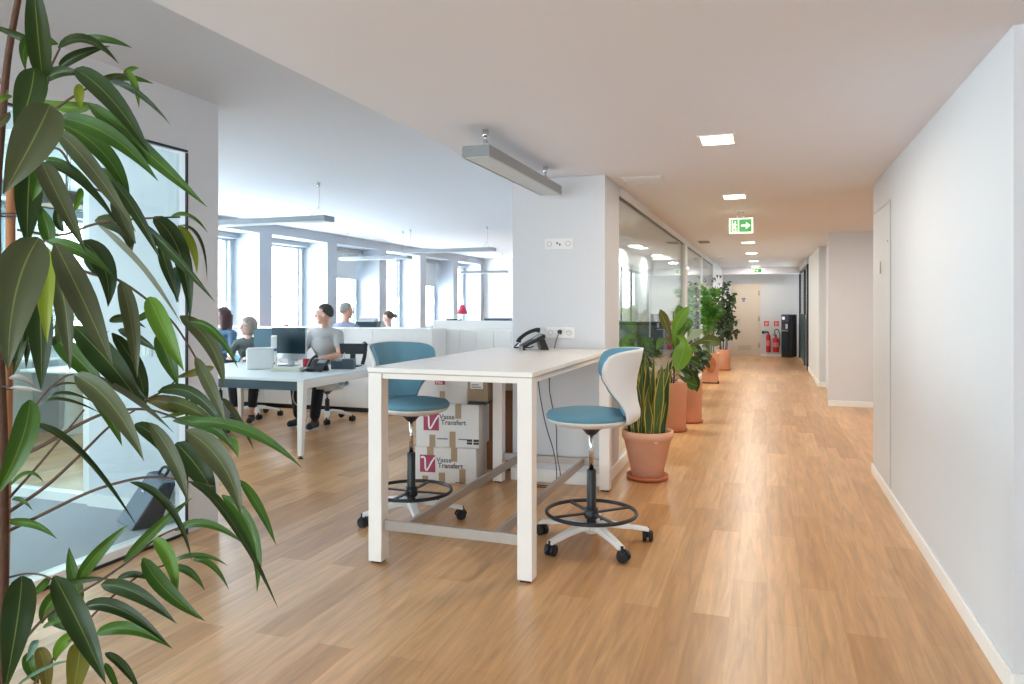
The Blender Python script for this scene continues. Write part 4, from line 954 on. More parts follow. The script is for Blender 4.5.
def person(label, loc, rz, yaw, shirt, trousers, hair, hairkind, s=1., sleeve=.55, lean=.03, glasses=False, shoe=BLACK, skin=None, female=False, pitch=0., elbows=None, legspread=0., bare=.10, armz=0.):
    t = thing('person', label, 'person', loc, rz); SK = skin or SKIN
    sw = .155 if female else .18
    pel, che, neb = Vector((0, 0, .63)), Vector((0, .02 + lean * .6, .93)), Vector((0, .015 + lean, 1.125))
    sh = [Vector((q * sw, .01 + lean, 1.055)) for q in (-1, 1)]
    el = [Vector((q * (sw + .075), .10 + lean, .815 + armz)) for q in (-1, 1)]
    wr = [Vector((q * (sw - .02), .33 + lean, .79 + armz)) for q in (-1, 1)]
    hip = [Vector((q * .095, .0, .615)) for q in (-1, 1)]
    kn = [Vector((q * (.13 + legspread), .45, .572)) for q in (-1, 1)]
    an = [Vector((q * (.11 + legspread), .47 - .06 * q * (legspread > 0), .10)) for q in (-1, 1)]
    to = [a + Vector((q * .02, .15, -.055)) for q, a in zip((-1, 1), an)]
    R = Matrix.Rotation(yaw, 3, 'Z') @ Matrix.Rotation(pitch, 3, 'X'); hc = neb + Vector((0, .015, .165))
    H = lambda x, y, z: hc + R @ Vector((x, y, z))
    def torso(b, e=0.):
        k = .9 if female else 1.
        for (c, r) in ((pel, (.165, .115, .10)), (lerp(pel, che, .5), (.138 * k, .098, .14)), (che, (.165 * k, .115, .14)), (lerp(che, neb, .62), (.17 * k, .095, .085))):
            b.sphere(c, tuple(x + e for x in r), 20, 14)
        if female: [b.sphere(che + Vector((q * .07, .085, .01)), .06 + e, 14, 10) for q in (-1, 1)]
        limb(b, [sh[0], lerp(neb, che, .18), sh[1]], [.050 + e, .058 + e, .050 + e])
    f = .88 if female else 1.
    b = MB(); torso(b)
    limb(b, [lerp(neb, che, .1), neb + Vector((0, 0, .03)), hc + Vector((0, -.01, -.05))], [.062 * f, .054 * f, .052 * f])
    # head
    b.sphere(H(0, -.008, .028), (.076, .094, .088), 24, 18, R); b.sphere(H(0, .02, -.03), (.060, .068, .082), 20, 16, R)
    b.sphere(H(0, .058, -.088), (.030, .026, .022), 14, 10, R); b.sphere(H(0, .076, -.052), (.026, .016, .016), 14, 10, R)
    limb(b, [H(0, .086, .02), H(0, .108, -.022)], [.008, .013]); [b.sphere(H(q * .012, .094, -.026), .009, 10, 8) for q in (-1, 1)]
    limb(b, [H(-.045, .066, .034), H(0, .086, .036), H(.045, .066, .034)], [.012, .012, .012]); [b.sphere(H(q * .042, .06, -.018), (.018, .018, .018), 12, 8) for q in (-1, 1)]
    [b.sphere(H(q * .074, -.012, -.004), (.012, .020, .031), 12, 10, R) for q in (-1, 1)]
    for i in (0, 1):
        q = (-1, 1)[i]
        limb(b, [sh[i], lerp(sh[i], el[i], .45), el[i], lerp(el[i], wr[i], .3), wr[i]], [.05 * f, .046 * f, .037 * f, .039 * f, .026 * f])
        d = (wr[i] - el[i]).normalized(); d = Vector((d.x * .6, d.y, -.05)).normalized(); sd = Vector((d.y, -d.x, 0)).normalized()
        pc = wr[i] + d * .05; b.sphere(pc, (.038, .045, .016), 14, 10, Matrix((sd, d, Vector((0, 0, 1)))).transposed()); limb(b, [wr[i], pc], [.024, .02])
        for k, (off, ln) in enumerate(((-.029, .062), (-.010, .074), (.010, .070), (.028, .054))):
            a = pc + d * .036 + sd * off; m1 = a + d * ln * .5 + Vector((0, 0, .006)) + sd * off * .1; e = a + d * ln * .92 + Vector((0, 0, -.018)) + sd * off * .15
            limb(b, [a, m1, e], [.0095, .0088, .0075], 8)
        a = pc + sd * (-q) * .032 - d * .012; limb(b, [a, a + sd * (-q) * .022 + d * .028, a + sd * (-q) * .026 + d * .055 + Vector((0, 0, -.008))], [.012, .0105, .0085], 8)
        limb(b, [hip[i], lerp(hip[i], kn[i], .5), kn[i], lerp(kn[i], an[i], .35), an[i]], [.085, .072, .054, .054, .034])
        limb(b, [an[i], an[i] + Vector((0, -.02, -.06)), to[i]], [.034, .032, .026])
    body = remesh('body', b, SK, t, .0072, 4)
    # clothing
    b = MB(); torso(b, .012)
    for i in (0, 1):
        if sleeve <= 1: limb(b, [sh[i], lerp(sh[i], el[i], sleeve * .5), lerp(sh[i], el[i], sleeve)], [.060 * f, .059 * f, .056 * f])
        else: limb(b, [sh[i], el[i], lerp(el[i], wr[i], .4), lerp(el[i], wr[i], .9)], [.063 * f, .052 * f, .05 * f, .038 * f])
    remesh('shirt', b, shirt, t, .009, 10)
    b = MB()
    b.sphere(pel + Vector((0, 0, -.01)), (.178, .128, .105), 20, 14)
    for i in (0, 1):
        limb(b, [hip[i], lerp(hip[i], kn[i], .5), kn[i], lerp(kn[i], an[i], .35), lerp(kn[i], an[i], 1 - bare)], [.098, .086, .070, .068, .058])
    remesh('trousers', b, trousers, t, .010, 4)
    for i in (0, 1):
        b = MB(); limb(b, [an[i] + Vector((0, -.025, -.05)), an[i] + Vector((0, .05, -.052)), to[i] + Vector((0, -.01, 0))], [.046, .045, .040]); b.sphere(an[i] + Vector((0, -.01, -.01)), (.044, .05, .04), 14, 10)
        for j, v in enumerate(b.v): b.v[j] = (v[0], v[1], max(v[2], .006))
        so = remesh('shoe', b, shoe, t, .008, 3)
        b = MB(); c = (an[i] + to[i]) / 2; b.lathe([(.0, 0), (.046, 0), (.046, .016), (0, .016)], 24, (c.x, c.y - .01, .0), 1., 2.45); obj('sole', b, WHITEP, so)
    # eyes
    for q in (-1, 1):
        b = MB(); b.sphere(H(q * .031, .0745, .012), .0095, 12, 8); b.m = 1; b.sphere(H(q * .031, .0815, .012), .0055, 10, 6); obj('eye', b, [mat('eye_white', 'e8e4e0', .3), mat('iris_dark', '3a2a20', .3)], t)
    b = MB(); b.tube([H(-.022, .084, -.054), H(0, .0925, -.052), H(.022, .084, -.054)], [.003, .0055, .003], 8); obj('lips', b, LIPS, t)
    b = MB(); [b.tube([H(q * .018, .094, .040), H(q * .034, .088, .043), H(q * .05, .072, .038)], [.003, .004, .002], 6) for q in (-1, 1)]; obj('eyebrows', b, hair, t)
    # hair
    b = MB(); rnd = random.Random(len(label))
    nu, nv = 64, 44
    P = []
    for i in range(nu):
        for j in range(nv + 1):
            a = 2 * PI * i / nu; th = PI * j / nv - PI / 2
            d = Vector((math.cos(th) * math.cos(a), math.cos(th) * math.sin(a), math.sin(th)))
            x, y, z = d
            if hairkind == 'short': mg = z - (.42 + .2 * y) if y > .25 else z - (-.12 + .55 * min(0, y) + (.10 + .5 * max(0, y) * 1.6 if y >= 0 else 0)); rad = (.086, .103, .104)
            elif hairkind == 'bob': mg = max(z - (.40 + .2 * y), .42 - y); rad = (.098, .112, .108)
            elif hairkind == 'long': mg = max(z - (.42 + .2 * y), .40 - y); rad = (.092, .108, .104)
            else: mg = z - .48 if y > .3 else z + .3 - max(0, y) * 2.4; rad = (.088, .106, .106)
            keep = mg > 0; k = .80 + .20 * max(0., min(1., mg / .16 + .6))
            wob = 1 + (.06 if hairkind == 'bob' else .015) * math.sin(9 * a + 5 * th) * math.sin(7 * th + a * 3)
            p = Vector((x * rad[0], y * rad[1] - .012, z * rad[2] + .03)) * k * wob
            if hairkind == 'bob' and keep and z < 0: p.z -= .045 * min(1, -z * 1.4); p.x *= 1.05
            if hairkind == 'long' and keep and z < 0: p.z -= .22 * min(1, -z * 1.3); p.y -= .02
            P.append(H(*p))
    I = [b.V(p) for p in P]
    for i in range(nu):
        for j in range(nv): b.F((I[i * (nv + 1) + j], I[((i + 1) % nu) * (nv + 1) + j], I[((i + 1) % nu) * (nv + 1) + j + 1], I[i * (nv + 1) + j + 1]), True)
    if hairkind == 'tied': b.sphere(H(0, -.125, .02), (.038, .036, .04), 14, 10)
    obj('hair', b, hair, t)
    if glasses:
        b = MB()
        for q in (-1, 1):
            b.tube([H(q * .032 + .021 * math.cos(2 * PI * i / 16), .1 - .004 * abs(math.cos(2 * PI * i / 16)), .012 + .017 * math.sin(2 * PI * i / 16)) for i in range(16)], .0018, 6, closed=True)
            b.tube([H(q * .053, .096, .016), H(q * .078, .06, .016), H(q * .08, -.01, .012)], .0016, 6)
        b.tube([H(-.011, .1, .014), H(.011, .1, .014)], .0018, 6); obj('glasses', b, mat('dark_glasses', '4a4038', .3), t)
    if s != 1: t.scale = (s, s, s)
    return t
GREYSH = mat('grey_tshirt', 'b4b4b2', .9, var=.05, scale=40, bump=.2, bscale=300)
PATT = mat('grey_patterned_cloth', '5d6664', .9, var=.75, scale=75, bump=.2, bscale=300)
DENIM = mat('blue_denim', '54708a', .9, var=.12, scale=50)
LILAC = mat('lilac_grey_jumper', '8b8ea0', .95, var=.08, scale=60)
NAVY = mat('dark_trousers', '1d2028', .85, var=.1)
PALE = mat('pale_blouse', 'd8d4d4', .9)
HAIRD = mat('dark_brown_hair', '33312f', .65, var=.3, scale=90, bump=.4, bscale=160)
HAIRG = mat('grey_brown_hair', '9c9289', .75, var=.35, scale=70, bump=.6, bscale=140)
HAIRG2 = mat('silver_grey_hair', 'a09c96', .75, var=.3, scale=70, bump=.6, bscale=140)
HAIRB = mat('chestnut_hair', '5f4a40', .6, var=.25, scale=80, bump=.4, bscale=140)
HAIRDD = mat('auburn_dark_hair', '4a3032', .6, var=.25, scale=80, bump=.4, bscale=140)
SKIN2 = mat('pale_skin', 'd9b0a2', .5, var=.04)
FA = PI     # facing the camera side of the desk
person('man in a grey short-sleeved shirt sitting at the desk, face turned in profile', (-5.18, 7.90, .0), FA + .05, math.radians(-67), GREYSH, NAVY, HAIRD, 'short', s=1.03, lean=.05, legspread=.03)
person('woman with grey bobbed hair and glasses leaning on the desk', (-6.28, 7.90, 0), FA + .35, math.radians(-48), PATT, NAVY, HAIRG, 'bob', s=.91, lean=.24, armz=.10, legspread=.02, glasses=True, female=True, skin=SKIN2, sleeve=.7, bare=.3)
person('worker in blue denim with long dark hair mostly hidden by the white wall', (-6.92, 8.12, 0), FA, math.radians(-50), DENIM, NAVY, HAIRDD, 'long', s=1., lean=.05, female=True, skin=SKIN2, sleeve=2)
person('grey-haired worker in a lilac jumper seen from behind over the cabinets', (-6.07, 9.64, 0), -.2, math.radians(-20), LILAC, NAVY, HAIRG2, 'short', s=1.05, lean=.06, sleeve=2)
person('woman with tied chestnut hair seen in profile just above the cabinets', (-5.97, 11.1, 0), PI / 2 + .15, math.radians(10), PALE, NAVY, HAIRB, 'tied', s=.95, lean=.08, female=True, skin=SKIN2, sleeve=2, pitch=-.15, armz=.05)
# ================================================================== PLANTS
def tint(h, v=.12):
    c = hexc(h); k = 1 + random.uniform(-v, v); return tuple(min(1, x * k) for x in c)
LF = leaf_mat('ficus_leaf', '8f9e58', .2, .42, ribw=.02, spec=.3)
LF2 = leaf_mat('broad_leaf', 'a9c07a', .3, .4, ribw=.025)
LSN = leaf_mat('snake_leaf', '3f5a34', .08, .4, ribw=.0, edge='c9b75a')
LPALM = leaf_mat('palm_leaf', '6c9a4a', .3, .4, ribw=.05)
D_, M_, B_, Y_, G_, P_ = '30491c', '467022', '6a992c', '9aae34', '5c6542', '8a907a'   # dark, mid, bright, yellow-green, grey underside, pale underside
# --- the big long-leaved fig in front
t = thing('tall_fig_plant', 'tall fig plant with long drooping leaves tied to a bamboo stake, before the glazed office', 'plant', (0, 0, 0))
TR = lambda px, py, d=1.42: at(px, py, d)
tb = at(4, 640, 1.42)
b = MB(); P = [Vector((tb.x - .01, tb.y, .30)), Vector((tb.x - .005, tb.y, .55)), at(1, 684, 1.39), at(2, 560, 1.39), at(2, 440, 1.39), at(-2, 330, 1.40), at(-4, 210, 1.42), at(2, 120, 1.43), at(9, 50, 1.43), at(24, -30, 1.42), at(36, -90, 1.42)]
b.tube(smoothpath(P, 5), [.0135 - .009 * i / 50 for i in range(51)], 12); obj('trunk', b, BARK, t)
b = MB(); b.tube([Vector((tb.x + .015, tb.y - .02, .28)), at(4, 600, 1.425), at(8, 400, 1.425), at(11.5, 168, 1.425)], .0085, 10); st = obj('bamboo_stake', b, STAKE, t)
b = MB()
for y in (215, 360, 388): b.tube([at(10 + 12 * math.cos(a) - (4 if y > 300 else 2), y + 1.5 * math.sin(a), 1.40 + .013 * math.sin(a)) for a in [2 * PI * i / 14 for i in range(14)]], .0016, 6, closed=True)
obj('plant_tie', b, BLACK, t)
pc = Vector((tb.x, tb.y, 0))
b = MB(); b.lathe([(0, 0), (.13, 0), (.14, .01), (.175, .30), (.185, .30), (.185, .335), (.170, .335), (.165, .30), (0, .29)], 40, tuple(pc)); obj('pot', b, TERRA, t)
b = MB(); b.lathe([(0, .306), (.10, .304), (.163, .296)], 32, tuple(pc), cap=False); obj('soil', b, SOIL, t)
# branches: pixel path with depths
b = MB()
def tw(pts, r0, r1=.0016):
    P = smoothpath([at(x, y, d) for x, y, d in pts], 5); b.tube(P, [r0 + (r1 - r0) * i / (len(P) - 1) for i in range(len(P))], 7)
tw([(36, -20, 1.42), (44, 82, 1.40), (52, 64, 1.39), (60, 48, 1.38)], .0035); tw([(13, 175, 1.42), (44, 120, 1.4), (58, 107, 1.39), (76, 95, 1.38), (98, 82, 1.37)], .0038)
tw([(8, 462, 1.42), (45, 444, 1.39), (78, 425, 1.37), (110, 412, 1.35), (150, 410, 1.34), (190, 424, 1.33)], .0045); tw([(10, 497, 1.42), (36, 468, 1.40), (62, 437, 1.38), (84, 410, 1.37)], .0028)
tw([(10, 511, 1.42), (45, 487, 1.39), (78, 457, 1.37), (110, 426, 1.36), (135, 410, 1.35)], .0038); tw([(8, 531, 1.42), (45, 513, 1.38), (80, 496, 1.36), (110, 485, 1.34), (150, 477, 1.33), (190, 482, 1.32), (215, 486, 1.31)], .0036)
tw([(6, 578, 1.42), (25, 574, 1.40), (42, 575, 1.38), (55, 581, 1.36)], .0022); tw([(16, 650, 1.42), (40, 622, 1.40), (62, 603, 1.38), (98, 582, 1.36), (130, 560, 1.35), (160, 536, 1.34), (190, 524, 1.33)], .0030)
tw([(30, 690, 1.40), (52, 660, 1.38), (75, 635, 1.37), (105, 603, 1.35), (140, 575, 1.34), (165, 565, 1.33)], .0026); tw([(20, 430, 1.42), (36, 405, 1.39), (50, 388, 1.37), (66, 376, 1.36), (78, 374, 1.36)], .0024)
tw([(12, 355, 1.43), (24, 348, 1.41), (36, 340, 1.4), (52, 330, 1.39), (58, 320, 1.39)], .0026); tw([(14, 260, 1.43), (38, 243, 1.4), (50, 241, 1.39), (58, 243, 1.38)], .0028)
tw([(58, 262, 1.40), (92, 274, 1.38), (118, 280, 1.37), (150, 302, 1.36), (175, 325, 1.35), (200, 365, 1.34)], .0032); tw([(18, 230, 1.43), (60, 235, 1.40), (95, 224, 1.38), (135, 219, 1.36), (180, 217, 1.35)], .0030)
tw([(14, 140, 1.43), (40, 150, 1.41), (60, 150, 1.39), (80, 180, 1.37), (110, 195, 1.36)], .0030); tw([(145, 400, 1.36), (165, 390, 1.35), (174, 382, 1.35)], .0018); tw([(20, 165, 1.43), (42, 166, 1.41), (56, 168, 1.4)], .0022)
tw([(98, 82, 1.37), (115, 78, 1.36), (128, 74, 1.36)], .0018); tw([(190, 424, 1.33), (205, 430, 1.32), (220, 425, 1.32)], .0018)
obj('branch', b, TWIG, t)
# leaves: base, middle, tip in px; width px; colour; depth at base and tip; roll
LV = [
 (43, 82, 37, 25, 33, -30, 26, D_, 1.32, 1.25, .0), (52, 58, 24, 38, -22, 23, 10, D_, 1.40, 1.38, .5), (58, 44, 28, 42, 26, 72, 16, M_, 1.39, 1.35, .3), (34, 68, 29, 98, 14, 137, 33, D_, 1.30, 1.28, -.1), (50, 105, 32, 142, 3, 194, 47, G_, 1.20, 1.16, 0),
 (58, 48, 86, 40, 119, 64, 11, D_, 1.39, 1.36, .7), (59, 68, 80, 55, 110, 46, 12, D_, 1.42, 1.44, .3), (76, 40, 105, 40, 132, 48, 9, M_, 1.43, 1.45, .4), (44, 81, 62, 72, 87, 77, 13, D_, 1.40, 1.39, -.3), (75, 69, 112, 100, 151, 156, 25, D_, 1.36, 1.30, .1),
 (99, 80, 125, 76, 154, 84, 9, M_, 1.40, 1.42, .5), (127, 70, 135, 86, 139, 108, 8, B_, 1.37, 1.35, .2), (124, 74, 131, 69, 139, 68, 6, B_, 1.40, 1.41, 0), (103, 80, 135, 90, 171, 125, 8, D_, 1.38, 1.33, .6), (80, 84, 79, 96, 81, 110, 11, Y_, 1.34, 1.34, 0),
 (92, 104, 68, 107, 38, 99, 14, B_, 1.42, 1.44, .1), (88, 103, 142, 148, 207, 207, 21, M_, 1.38, 1.28, .1), (59, 118, 110, 136, 158, 181, 22, M_, 1.36, 1.30, -.1), (56, 130, 92, 168, 136, 232, 21, G_, 1.32, 1.25, .2), (62, 124, 106, 156, 130, 204, 22, M_, 1.42, 1.38, -.2),
 (42, 163, 80, 181, 120, 228, 11, D_, 1.37, 1.32, .5), (44, 159, 72, 169, 99, 195, 11, M_, 1.40, 1.38, .4), (42, 163, 58, 196, 86, 252, 24, G_, 1.31, 1.26, .1), (31, 158, 28, 200, 27, 248, 29, D_, 1.41, 1.40, .1), (40, 162, 38, 180, 32, 201, 18, M_, 1.35, 1.34, 0),
 (81, 188, 78, 200, 73, 214, 8, B_, 1.40, 1.40, .2), (39, 238, 16, 292, 8, 370, 52, G_, 1.18, 1.12, .05), (49, 243, 47, 225, 38, 204, 17, M_, 1.40, 1.42, .2), (48, 241, 82, 252, 114, 277, 15, M_, 1.35, 1.30, -.1), (47, 247, 45, 290, 47, 343, 20, Y_, 1.27, 1.24, .05),
 (55, 243, 84, 302, 113, 367, 31, G_, 1.27, 1.20, .05), (57, 274, 66, 312, 70, 372, 20, G_, 1.33, 1.30, .3), (38, 283, 41, 335, 41, 390, 26, D_, 1.38, 1.36, .1), (23, 333, 19, 352, 13, 376, 12, D_, 1.41, 1.40, .2), (30, 318, 28, 342, 26, 369, 9, D_, 1.42, 1.41, .2),
 (82, 241, 104, 268, 108, 307, 25, D_, 1.39, 1.36, -.2), (84, 253, 100, 271, 116, 279, 13, D_, 1.41, 1.40, .3), (95, 221, 124, 228, 130, 257, 19, G_, 1.39, 1.36, .2), (97, 224, 140, 262, 182, 325, 7, P_, 1.36, 1.30, .9), (121, 281, 131, 322, 137, 378, 19, G_, 1.31, 1.28, .1),
 (149, 297, 164, 330, 184, 371, 23, B_, 1.28, 1.25, .05), (158, 333, 168, 358, 178, 386, 20, M_, 1.36, 1.35, .1), (154, 217, 180, 254, 190, 320, 22, D_, 1.36, 1.30, .1), (160, 244, 168, 270, 179, 303, 13, D_, 1.38, 1.36, .2), (175, 267, 176, 285, 177, 303, 10, '4f7468', 1.39, 1.38, .2),
 (178, 225, 192, 246, 197, 274, 10, Y_, 1.38, 1.36, .1), (135, 219, 172, 252, 215, 302, 12, D_, 1.33, 1.26, .5), (170, 217, 189, 216, 208, 233, 5, M_, 1.35, 1.31, .9), (180, 225, 199, 240, 207, 281, 4, D_, 1.35, 1.30, 1.0), (112, 180, 137, 214, 160, 259, 14, D_, 1.34, 1.29, .2),
 (114, 198, 124, 222, 136, 244, 17, G_, 1.36, 1.33, .1), (74, 326, 112, 366, 143, 408, 31, D_, 1.36, 1.31, .0), (112, 333, 138, 372, 144, 411, 18, D_, 1.40, 1.38, .1), (53, 337, 82, 363, 105, 391, 23, M_, 1.38, 1.35, -.1), (75, 375, 112, 405, 144, 461, 26, G_, 1.29, 1.22, .1),
 (91, 393, 108, 415, 122, 446, 14, M_, 1.36, 1.35, .1), (80, 374, 126, 395, 174, 433, 8, P_, 1.33, 1.27, .9), (48, 398, 68, 394, 97, 404, 4, D_, 1.37, 1.34, 1.), (40, 404, 65, 400, 104, 415, 4, D_, 1.37, 1.33, 1.), (52, 389, 66, 384, 84, 386, 3, D_, 1.38, 1.37, 1.),
 (26, 425, 74, 447, 138, 528, 8, D_, 1.37, 1.24, .8), (30, 400, 20, 445, -6, 498, 27, M_, 1.20, 1.16, .1), (10, 486, 28, 473, 44, 483, 5, M_, 1.40, 1.38, .6), (12, 500, 22, 500, 33, 511, 5, M_, 1.40, 1.39, .3), (9, 523, 34, 524, 57, 539, 9, M_, 1.40, 1.37, .3),
 (9, 520, 22, 519, 36, 520, 4, '7a5a44', 1.41, 1.41, .6), (9, 378, 22, 379, 36, 387, 7, 'a9a79c', 1.38, 1.35, .5), (10, 388, 26, 389, 43, 392, 5, 'c0bfb6', 1.38, 1.35, .5), (188, 422, 246, 430, 302, 468, 14, M_, 1.30, 1.20, .1), (158, 392, 197, 396, 230, 441, 15, D_, 1.34, 1.28, .3),
 (173, 421, 212, 427, 238, 457, 14, M_, 1.34, 1.29, .2), (182, 411, 164, 402, 146, 402, 18, '6f6a30', 1.36, 1.38, .1), (186, 430, 222, 464, 241, 515, 27, G_, 1.24, 1.19, .05), (150, 423, 174, 460, 188, 503, 18, G_, 1.26, 1.23, .2), (176, 443, 198, 468, 216, 498, 29, D_, 1.34, 1.32, .0),
 (135, 424, 156, 438, 169, 462, 18, D_, 1.38, 1.36, .2), (180, 316, 210, 344, 224, 388, 19, G_, 1.32, 1.27, .15), (190, 321, 216, 333, 238, 368, 10, M_, 1.30, 1.24, .3), (195, 357, 212, 390, 226, 424, 15, G_, 1.29, 1.25, .2), (214, 367, 196, 372, 174, 378, 10, '6f6a30', 1.36, 1.38, .2),
 (160, 400, 190, 408, 222, 430, 16, '5a6a2c', 1.37, 1.34, .1), (222, 398, 237, 418, 254, 450, 7, G_, 1.33, 1.30, .4), (231, 436, 235, 445, 238, 458, 8, B_, 1.36, 1.35, .1), (190, 482, 228, 516, 278, 608, 11, D_, 1.30, 1.18, .6), (222, 495, 252, 534, 257, 592, 16, M_, 1.33, 1.28, .1),
 (240, 480, 259, 508, 276, 545, 11, M_, 1.36, 1.31, .2), (175, 531, 207, 524, 247, 546, 10, M_, 1.35, 1.28, .2), (124, 562, 156, 529, 193, 497, 12, M_, 1.36, 1.33, .1), (130, 482, 168, 506, 192, 561, 9, D_, 1.35, 1.30, .3), (78, 582, 98, 553, 129, 524, 15, M_, 1.38, 1.37, .1),
 (82, 602, 73, 574, 69, 547, 14, M_, 1.39, 1.41, .1), (154, 539, 170, 560, 177, 598, 16, B_, 1.33, 1.30, .1), (143, 558, 166, 590, 205, 621, 19, M_, 1.31, 1.27, .1), (172, 562, 200, 556, 228, 566, 6, M_, 1.35, 1.32, .6), (193, 560, 212, 566, 229, 590, 7, M_, 1.34, 1.30, .4),
 (171, 567, 190, 572, 205, 591, 9, M_, 1.36, 1.34, .2), (117, 580, 136, 575, 157, 584, 8, D_, 1.36, 1.34, .4), (101, 585, 136, 593, 177, 624, 18, D_, 1.33, 1.28, .1), (84, 607, 122, 610, 170, 647, 16, D_, 1.34, 1.29, .1), (96, 634, 132, 629, 173, 649, 15, M_, 1.35, 1.31, .1),
 (54, 576, 80, 626, 106, 684, 29, D_, 1.18, 1.12, .0), (22, 576, 17, 622, 4, 694, 34, D_, 1.18, 1.13, .05), (66, 588, 49, 605, 42, 624, 18, M_, 1.40, 1.40, .1), (80, 642, 78, 665, 70, 708, 26, '7f7f2c', 1.33, 1.29, .1), (77, 632, 61, 645, 55, 662, 14, B_, 1.38, 1.38, .1),
 (38, 648, 45, 668, 47, 702, 17, '7d7436', 1.39, 1.38, .1), (27, 653, 31, 668, 39, 684, 14, M_, 1.40, 1.40, .1), (14, 688, 46, 667, 80, 660, 4, '6f9a86', 1.36, 1.33, .6), (105, 653, 124, 668, 141, 694, 10, D_, 1.36, 1.33, .3), (105, 663, 112, 677, 120, 694, 8, M_, 1.37, 1.36, .2),
 (43, 628, 58, 622, 77, 625, 6, M_, 1.38, 1.36, .3), (36, 640, 33, 648, 26, 662, 9, '6f9a86', 1.39, 1.39, .2), (50, 577, 40, 588, 29, 599, 9, M_, 1.40, 1.40, .2), (64, 584, 88, 579, 110, 579, 7, D_, 1.37, 1.36, .4), (88, 612, 100, 608, 70, 640, 1, M_, 1.4, 1.4, 0),
 (66, 612, 55, 618, 70, 632, 14, '5d7a50', 1.41, 1.40, .2), (95, 372, 100, 345, 110, 330, 3, M_, 1.4, 1.4, .3), (110, 322, 126, 318, 146, 328, 10, D_, 1.39, 1.36, .3), (118, 330, 138, 338, 158, 352, 11, D_, 1.40, 1.37, .3), (148, 310, 140, 318, 122, 318, 8, M_, 1.40, 1.41, .2),
 (10, 112, -2, 124, -20, 128, 9, '6b6848', 1.40, 1.40, .2), (8, 100, 4, 88, -4, 72, 5, '8a7058', 1.43, 1.45, .2), (12, 96, 2, 99, -8, 108, 6, B_, 1.40, 1.38, .3), (64, 232, 58, 215, 66, 196, 10, D_, 1.41, 1.43, .2), (100, 168, 118, 190, 126, 215, 14, M_, 1.40, 1.37, .2),
 (46, 276, 36, 300, 32, 345, 18, D_, 1.41, 1.40, .1), (66, 292, 62, 330, 60, 358, 14, G_, 1.39, 1.38, .2), (88, 284, 96, 318, 110, 350, 16, M_, 1.40, 1.38, .1), (120, 352, 128, 380, 150, 402, 12, D_, 1.39, 1.37, .1), (196, 392, 188, 408, 160, 418, 10, M_, 1.37, 1.38, .3),
]
b = MB()
for (ax, ay, mx, my, ex, ey, w, col, d0, d1, roll) in LV:
    if w <= 1: continue
    p0, p2 = at(ax, ay, d0), at(ex, ey, d1); pm = at(mx, my, (d0 + d1) / 2 - .01)
    pts = bez(p0, pm, p2, 12)
    wr_ = w / FPX * (d0 + d1) / 2 / max(.45, math.cos(roll))
    nr = (Vector((0, 0, EYE)) - pm).normalized()
    leaf(b, pts, wr_ * .88, nr, roll * random.choice((-1, 1)), tuple(.58 * x for x in tint(col, .15)), fold=random.uniform(.2, .6), wave=random.choice((0, 0, .08)))
obj('foliage', b, LF, t)
def clampx(mb, lim):
    mb.v = [(x if x > lim else lim - (lim - x) * .15, y, z) for x, y, z in mb.v]
# --- snake plant
t = thing('snake_plant', 'snake plant with yellow-edged sword leaves in a wide terracotta pot', 'plant', (-.945, 6.17, 0))
b = MB(); b.lathe([(0, .02), (.118, .02), (.128, .03), (.196, .34), (.210, .345), (.213, .405), (.200, .408), (.190, .39), (.185, .36), (0, .355)], 48); pot = obj('pot', b, TERRA, t)
b = MB(); M = face_M((.095, -.178, .335), (.89, .46, 0), (0, 0, 1)); bb = MB(); bb.lathe([(0, 0), (.018, 0), (.016, .006), (0, .006)], 18); bb.v = [tuple(M @ Vector(v)) for v in bb.v]; obj('round_mark', bb, mat('pale_clay', 'dcb9a0', .7), pot)
b = MB(); b.lathe([(0, 0), (.155, 0), (.172, .012), (.176, .040), (.164, .040), (.158, .018), (0, .018)], 44); obj('saucer', b, TERRAD, t)
b = MB(); b.lathe([(0, .372), (.10, .37), (.186, .362)], 32, cap=False); obj('soil', b, SOIL, t)
b = MB(); rn = random.Random(5)
def snakep(q): return min(1., .55 + .9 * q) * (1 if q < .6 else max(.02, ((1 - q) / .4) ** .75))
for k in range(36):
    a = rn.uniform(0, 2 * PI); r = .155 * math.sqrt(rn.random()); h = rn.uniform(.46, .70) if k < 28 else rn.uniform(.30, .45)
    p0 = Vector((r * math.cos(a), r * math.sin(a), .365)); out = Vector((math.cos(a), math.sin(a), 0)) * rn.uniform(.0, .12)
    pm = p0 + out * .35 + Vector((rn.uniform(-.02, .02), rn.uniform(-.02, .02), h * .5)); p2 = p0 + out + Vector((rn.uniform(-.03, .03), 0, h))
    nn = Vector((math.cos(a + rn.uniform(-1, 1)) * .5, -1, .1)).normalized()
    leaf(b, bez(p0, pm, p2, 14), rn.uniform(.056, .080), nn, rn.uniform(-.7, .7), tint(rn.choice(('3f5a30', '4a6634', '35502c')), .15), fold=.35, prof=snakep)
clampx(b, -.24); obj('sword_leaves', b, LSN, t)
